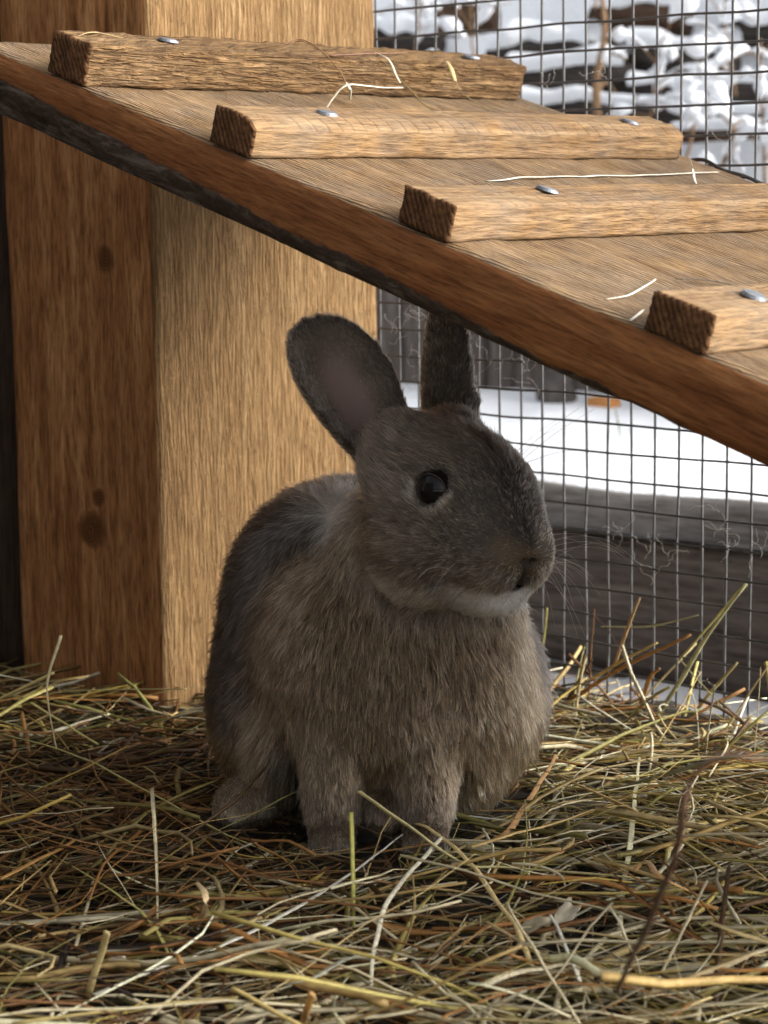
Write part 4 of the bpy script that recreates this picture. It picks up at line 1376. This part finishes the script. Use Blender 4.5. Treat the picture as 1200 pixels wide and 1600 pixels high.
G1 = "loose hay stalks lying on top"
PALE, TAN, YEL, GRN, BRN, ORG, WHT, DBR = (.66, .62, .48), (.48, .37, .19), (.55, .44, .14), (.36, .36, .13), (.22, .12, .05), (.42, .21, .07), (.80, .78, .68), (.10, .055, .03)
Z = 0.021
ST = [([(147, 1553, Z), (400, 1452, Z + .004), (543, 1368, Z + .006), (628, 1305, .026)], .0042, WHT, "long broad whitish straw sweeping from lower left up to the rabbit's paw", (.95, 1, .55, .3), .3),
      ([(250, 1523, Z), (400, 1483, Z), (480, 1450, Z), (592, 1424, Z)], .0040, (.50, .47, .25), "broad olive tan blade just below the long whitish straw", (.5, 1, 1, .8), .3),
      ([(690, 1308, .034), (612, 1398, .030), (588, 1470, .028), (580, 1541, .022)], .0022, PALE, "thin pale straw curving down from the right paw", (.8, 1, .7), .6),
      ([(562, 1238, .062), (640, 1292, .042), (726, 1350, .027), (800, 1355, .024), (1000, 1372, .022)], .0030, (.56, .49, .24), "bent yellowish stem leaning against the rabbit's chest", (.9, 1, .9, .8), .7),
      ([(555, 1395, Z), (640, 1365, Z), (800, 1330, Z + .003), (960, 1290, Z), (1040, 1262, Z)], .0030, (.48, .48, .36), "long greyish green blade running right from under the paws", (.4, .9, 1, .5), .3),
      ([(1000, 1182, .018), (986, 1300, .022), (975, 1380, .014), (967, 1468, .016)], .0040, (.58, .55, .36), "wide pale green upright leaf strip right of the rabbit", (.4, 1, .7, .9), .15),
      ([(842, 1396, Z), (1000, 1397, Z + .002), (1100, 1389, Z + .002), (1215, 1402, Z)], .0030, (.60, .49, .16), "straight yellow stalk lying across the right foreground", (.8, 1, 1), .7),
      ([(0, 1146, .030), (140, 1190, .030), (340, 1297, .024), (430, 1335, .022)], .0034, (.46, .42, .16), "long green tan stalk slanting down from the left edge", (1, 1, .8, .6), .6),
      ([(0, 1092, .034), (85, 1052, .046)], .0060, (.56, .44, .17), "thick tan stem end sticking out at the left edge", (1, 1), .6),
      ([(94, 993, .070), (74, 1062, .050), (76, 1100, .040), (88, 1172, .028)], .0019, (.56, .48, .28), "thin bent straw standing up at the left", (1, .7, .5), .8),
      ([(100, 1080, .026), (200, 1078, .028), (292, 1077, .030)], .0034, (.58, .52, .25), "pale split straw lying along the foot of the post", (.6, 1, .8), .4),
      ([(50, 1098, .036), (100, 1130, .030), (152, 1162, .024)], .0036, (.66, .58, .22), "short bright yellow straw left of the post's foot", (1, 1, .9), .7),
      ([(73, 1328, Z), (187, 1400, Z + .004), (233, 1440, Z + .004), (268, 1502, .022)], .0030, (.40, .36, .12), "curved olive blade in the left foreground", (.7, 1, 1, .5), .35),
      ([(0, 1375, .024), (60, 1345, .026), (118, 1312, .026)], .0038, (.36, .19, .06), "brown orange stalk at the left edge", (1, 1, .8), .6),
      ([(139, 1552, .020), (155, 1500, .034), (168, 1456, .046)], .0028, (.50, .40, .19), "short flat yellowish stub standing in the left foreground", (1, 1, 1), .35),
      ([(305, 1452, .024), (320, 1420, .036), (318, 1392, .042), (308, 1380, .040)], .0030, (.47, .35, .20), "curled tan leaf tip in the left foreground", (.6, 1, 1, .6), .3),
      ([(365, 1545, .032), (420, 1575, .030), (480, 1612, .028)], .0046, (.58, .44, .17), "stout tan stalk end at the bottom edge", (1, 1, 1), .7),
      ([(475, 1606, .018), (480, 1580, .030), (486, 1553, .040)], .0034, (.50, .29, .11), "short orange stub standing at the bottom edge", (1, 1, 1), .7),
      ([(20, 1600, .026), (160, 1580, .026), (280, 1566, .026), (372, 1560, .026)], .0040, (.46, .36, .14), "long tan stalk along the bottom left", (1, 1, .9, .8), .6),
      ([(420, 1490, .026), (500, 1528, .028), (560, 1545, .026), (640, 1566, .024)], .0040, (.48, .33, .12), "tan orange stalk slanting down in the lower middle", (.7, 1, 1, .6), .5),
      ([(415, 1545, .026), (480, 1530, .030), (540, 1500, .032), (590, 1490, .03)], .0040, (.42, .42, .33), "grey green curved blade in the lower middle", (.6, 1, 1, .5), .3),
      ([(780, 1345, .024), (850, 1335, .030), (930, 1315, .036), (965, 1335, .034)], .0040, (.24, .11, .05), "dark red brown folded leaf right of the paws", (.5, 1, 1, .3), .25),
      ([(870, 1180, .022), (800, 1290, .024), (775, 1310, .024)], .0042, (.36, .20, .07), "broad brown blade beside the rabbit's right flank", (.5, 1, .8), .3),
      ([(930, 1270, .026), (1000, 1280, .028), (1060, 1310, .03), (1130, 1360, .028)], .0036, (.52, .44, .15), "yellow green stalk in the right middle", (.8, 1, 1, .7), .6),
      ([(1090, 1400, .026), (1030, 1370, .034), (1010, 1345, .03), (990, 1362, .026)], .0032, (.52, .30, .12), "small curled orange leaf in the right foreground", (.5, 1, .8, .4), .3),
      ([(640, 1600, .022), (760, 1592, .026), (900, 1600, .026)], .0038, (.33, .27, .12), "dull brown stalk along the bottom middle", (.8, 1, .8), .6),
      ([(860, 1430, .020), (880, 1465, .026), (905, 1530, .024)], .0020, (.70, .67, .60), "thin white kinked stem in the lower right", (1, 1, .8), .8),
      ([(1010, 1555, .030), (1100, 1520, .036), (1180, 1488, .04)], .0046, (.50, .38, .20), "blurred tan stalk near the lower right corner", (.7, 1, .7), .6)]
for pts, wd, col, lb, tp, fl in ST:
    straw("hay_stalk", [onz(*p) for p in pts], wd, col, lb, "hay stalk", G1, fl, 0.3, tp)
# stalks that stand up against the mesh or out of the hay
b0 = onz(553, 1457, .012)
straw("hay_stalk", [b0, at(551, 1380, b0[1] + .002), at(548, 1270, b0[1] + .006)], .0028, (.42, .40, .10), "short green yellow stem standing upright between the paws", "hay stalk", G1, 0.85, 0, (1, 1, .95))
for pts, Y, wd, col, lb, fl in [
        ([(884, 1096), (970, 1045), (1079, 991)], -.030, .0042, (.50, .25, .08), "thick orange brown stalk leaning against the mesh", .5),
        ([(890, 1080), (960, 1040), (1026, 1004)], -.028, .0026, (.58, .46, .18), "yellow split stalk beside the orange brown one", .5),
        ([(1018, 1135), (1055, 1075), (1100, 1000), (1166, 912)], -.020, .0030, (.52, .50, .28), "tall pale green stem reaching up along the mesh", .5),
        ([(1060, 1030), (1110, 975), (1164, 912)], -.018, .0016, (.55, .50, .20), "thin yellow stem crossing the tall pale green one", .6),
        ([(960, 1040), (980, 985), (1000, 934)], -.022, .0022, (.56, .38, .18), "short tan stem slanting up before the mesh", .6),
        ([(918, 1095), (924, 1010), (928, 952)], -.030, .0028, (.36, .19, .08), "upright brown stalk beside the rabbit's right side", .5),
        ([(928, 962), (960, 1000), (1000, 1090)], -.026, .0022, (.13, .08, .05), "dark drooping leaf hooked on the upright brown stalk", .3),
        ([(880, 1105), (905, 1060), (925, 1030)], -.034, .0020, (.12, .08, .05), "short dark twig before the mesh", .6),
        ([(1080, 1120), (1120, 1070), (1152, 1035)], -.012, .0024, (.58, .48, .22), "yellow grass head leaning on the mesh at the right", .5),
        ([(1062, 1030), (1110, 1085), (1165, 1150)], -.014, .0014, (.56, .50, .24), "thin straw slanting down across the right of the mesh", .8),
        ([(940, 980), (1020, 978), (1090, 960)], -.008, .0014, (.50, .48, .24), "thin green straw lying level against the mesh", .8),
        ([(1000, 1105), (1015, 1060), (1030, 1045)], -.026, .0030, (.50, .26, .08), "short orange leaf standing before the mesh", .3),
        ([(855, 950), (852, 990), (848, 1010)], -.020, .0016, (.60, .56, .20), "short yellow stem behind the rabbit's chin", .7)]:
    straw("hay_stalk", [at(p[0], p[1], Y) for p in pts], wd, col, lb, "hay stalk", "stalks standing before the mesh", fl, 0.5, (.9, 1, .6))
# dark arching stalk close to the camera
straw("hay_stalk", [ondist(1230, 1195, .50), ondist(1130, 1178, .495), ondist(1078, 1222, .495), ondist(1058, 1310, .50), ondist(1030, 1400, .52), ondist(995, 1480, .55), ondist(965, 1550, .60)], .0021, (.075, .036, .020),
      "dark brown stalk arching over the right foreground", "hay stalk", None, .8, 0, (.8, 1, 1, .9, .8), 28)

# things on the ramp
G2 = "dry straws on the ramp"
for pts, wd, col, lb, fl in [
        ([(760, 282, .0012), (850, 276, .0012), (1000, 273, .0012), (1122, 268, .0014)], .0030, (.80, .76, .64), "long flat whitish straw lying on the deck below the second cleat", .22),
        ([(498, 186, .001), (518, 155, .012), (545, 133, .020), (600, 136, .018), (628, 137, .018)], .0020, (.82, .78, .64), "knotted pale straw hanging from the top cleat", .6),
        ([(546, 156, .014), (548, 140, .021), (541, 131, .021)], .0018, (.80, .76, .62), "short pale straw end looped in the knotted straw", .6),
        ([(398, 78, .021), (440, 70, .026), (470, 60, .030), (505, 82, .028), (530, 110, .022), (541, 132, .018)], .0014, (.22, .11, .05), "thin brown stem arching over the top cleat", .8),
        ([(430, 80, .021), (468, 63, .028), (498, 78, .028)], .0012, (.28, .15, .07), "second thin brown stem beside the arching one", .8),
        ([(515, 87, .021), (570, 84, .022), (636, 83, .022)], .0015, (.25, .13, .08), "reddish stem lying along the back of the top cleat", .8),
        ([(588, 82, .022), (606, 92, .022), (618, 115, .018), (626, 128, .016)], .0014, (.78, .72, .58), "small white straw curving over the top cleat", .7),
        ([(597, 95, .022), (640, 140, .010), (660, 160, .003), (690, 178, .002), (720, 176, .002)], .0013, (.24, .20, .08), "olive brown stem below the top cleat", .8),
        ([(708, 118, .016), (722, 145, .008), (760, 170, .002), (782, 180, .002)], .0009, (.36, .28, .12), "thin stalk under a seed head on the top cleat", .9),
        ([(698, 97, .021), (705, 108, .020), (712, 128, .016)], .0040, (.58, .43, .20), "small tan seed head resting on the top cleat", .6),
        ([(946, 466, .001), (985, 458, .0015), (1024, 436, .002)], .0012, (.74, .70, .60), "tiny pale straw on the deck above the lowest cleat", .7),
        ([(984, 500, .001), (995, 490, .002), (1004, 482, .003)], .0014, (.78, .74, .64), "very short pale straw beside the lowest cleat end", .7),
        ([(1055, 436, .001), (1110, 440, .001), (1180, 450, .001), (1210, 455, .001)], .0012, (.10, .07, .04), "dark thin stem on the deck near the right edge", .8),
        ([(1076, 244, .014), (1082, 262, .006), (1088, 285, .002), (1100, 306, .001)], .0013, (.78, .74, .66), "thin white strip hanging from the second cleat end", .5),
        ([(122, 56, .021), (150, 50, .022), (192, 58, .021)], .0009, (.50, .36, .18), "fine tan fibre above the left end of the top cleat", .8)]:
    straw("straw", [ondeck(*p) for p in pts], wd, col, lb, "straw", G2, fl, 0.0, (.7, 1, .7), 20)
V, F = tube(spline([at(1070, 252, -.006), at(1100, 250, -.010), at(1130, 266, -.012), at(1165, 276, -.010), at(1215, 299, -.008)], 26), .0011, 6)
V2, F2 = tube(spline([at(1150, 280, -.008), at(1146, 288, -.006), at(1158, 277, -.014), at(1180, 283, -.016), at(1215, 312, -.012)], 26), .0008, 6)
o = link("loose_wire", mesh_from("loose_wire", np.vstack([V, V2]), list(F) + [tuple(i + len(V) for i in f) for f in F2], M['dark_wire']))
tag(o, "twisted dark tie wire tying the mesh at the far ramp edge", "wire")

# wisps of moulted hair caught on the mesh
t = NT("moulted_hair")
M['wisp'] = t.done((0.62, 0.58, 0.52), 0.6)
ww_ = random.Random(9)
for (px, py, sz, where) in [(640, 490, 30, "high beside the post"), (612, 522, 26, "level with the left ear tip"), (642, 588, 34, "between the two ears"), (775, 575, 34, "right of the far ear"),
                            (825, 595, 30, "just under the ramp edge"), (900, 470, 0, ""), (1005, 872, 34, "right of the nose"), (1115, 805, 36, "on the grey plank's top edge"), (1140, 838, 30, "near the right edge"),
                            (965, 835, 26, "by the whiskers"), (1050, 880, 30, "before the brown plank"), (1180, 865, 26, "at the far right"), (1100, 1075, 24, "low down at the right"), (930, 110, 20, "above the second cleat"), (1130, 225, 26, "over the loose wire"), (850, 130, 22, "beside the top cleat end")]:
    if not sz: continue
    VV, FF, k_ = [], [], 0
    for j in range(4):
        p = np.array([px + ww_.uniform(-.4, .4) * sz, py + ww_.uniform(-.5, .5) * sz]); a = ww_.uniform(0, 6.28); pts = []
        for q in range(7):
            pts.append(at(p[0], p[1], -0.0015 - 0.002 * ww_.random())); a += ww_.uniform(-1.1, 1.1)
            p = p + np.array([math.cos(a), math.sin(a)]) * sz * .22
        v, f = tube(spline(pts, 20), .00009, 4)
        VV.append(v); FF += [tuple(i + k_ for i in ff) for ff in f]; k_ += len(v)
    o = link("hair_wisp", mesh_from("hair_wisp", np.vstack(VV), FF, M['wisp']))
    tag(o, "curly wisp of pale hair caught on the mesh " + where, "hair wisp", "hair caught on the mesh")


# pale dry leaf flakes among the hay
for (px, py, z, w_, l_, rz, col, lb) in [(828, 1455, .018, .006, .018, .6, (.46, .40, .28), "pale curled leaf flake right of centre in the front hay"), (884, 1430, .018, .007, .012, 1.7, (.48, .43, .33), "broad pale flake standing beside the curled one"),
                                         (172, 1512, .018, .006, .013, .9, (.44, .36, .28), "pinkish pale flake beside the flat yellowish stub")]:
    nu, nv = 9, 5
    U, W = np.meshgrid(np.linspace(-1, 1, nu), np.linspace(-1, 1, nv), indexing='ij')
    ed = 1 - 0.35 * np.abs(U) ** 2 + 0.18 * vnoise(np.stack([U * 2, W, 0 * U + px], -1), 1.5, 4)
    G = np.stack([U * l_ / 2, W * w_ / 2 * ed, 0.35 * w_ * W ** 2 + 0.12 * l_ * np.sin(U * 2.2) + 0.0015 * vnoise(np.stack([U * 3, W * 3, 0 * U + py], -1), 1.0, 2)], -1).reshape(-1, 3)
    I = np.arange(nu * nv).reshape(nu, nv)
    Fq = np.stack([I[:-1, :-1], I[1:, :-1], I[1:, 1:], I[:-1, 1:]], -1).reshape(-1, 4)
    o = link("leaf_flake", np_mesh("leaf_flake", G, Fq, M['hay'], True, np.tile(col, (len(G), 1))), None, tuple(onz(px, py, z)), (0.5, -0.25, rz))
    md = o.modifiers.new("thickness", 'SOLIDIFY'); md.thickness = 0.0003
    tag(o, lb, "leaf flake", "dry leaf flakes in the hay")
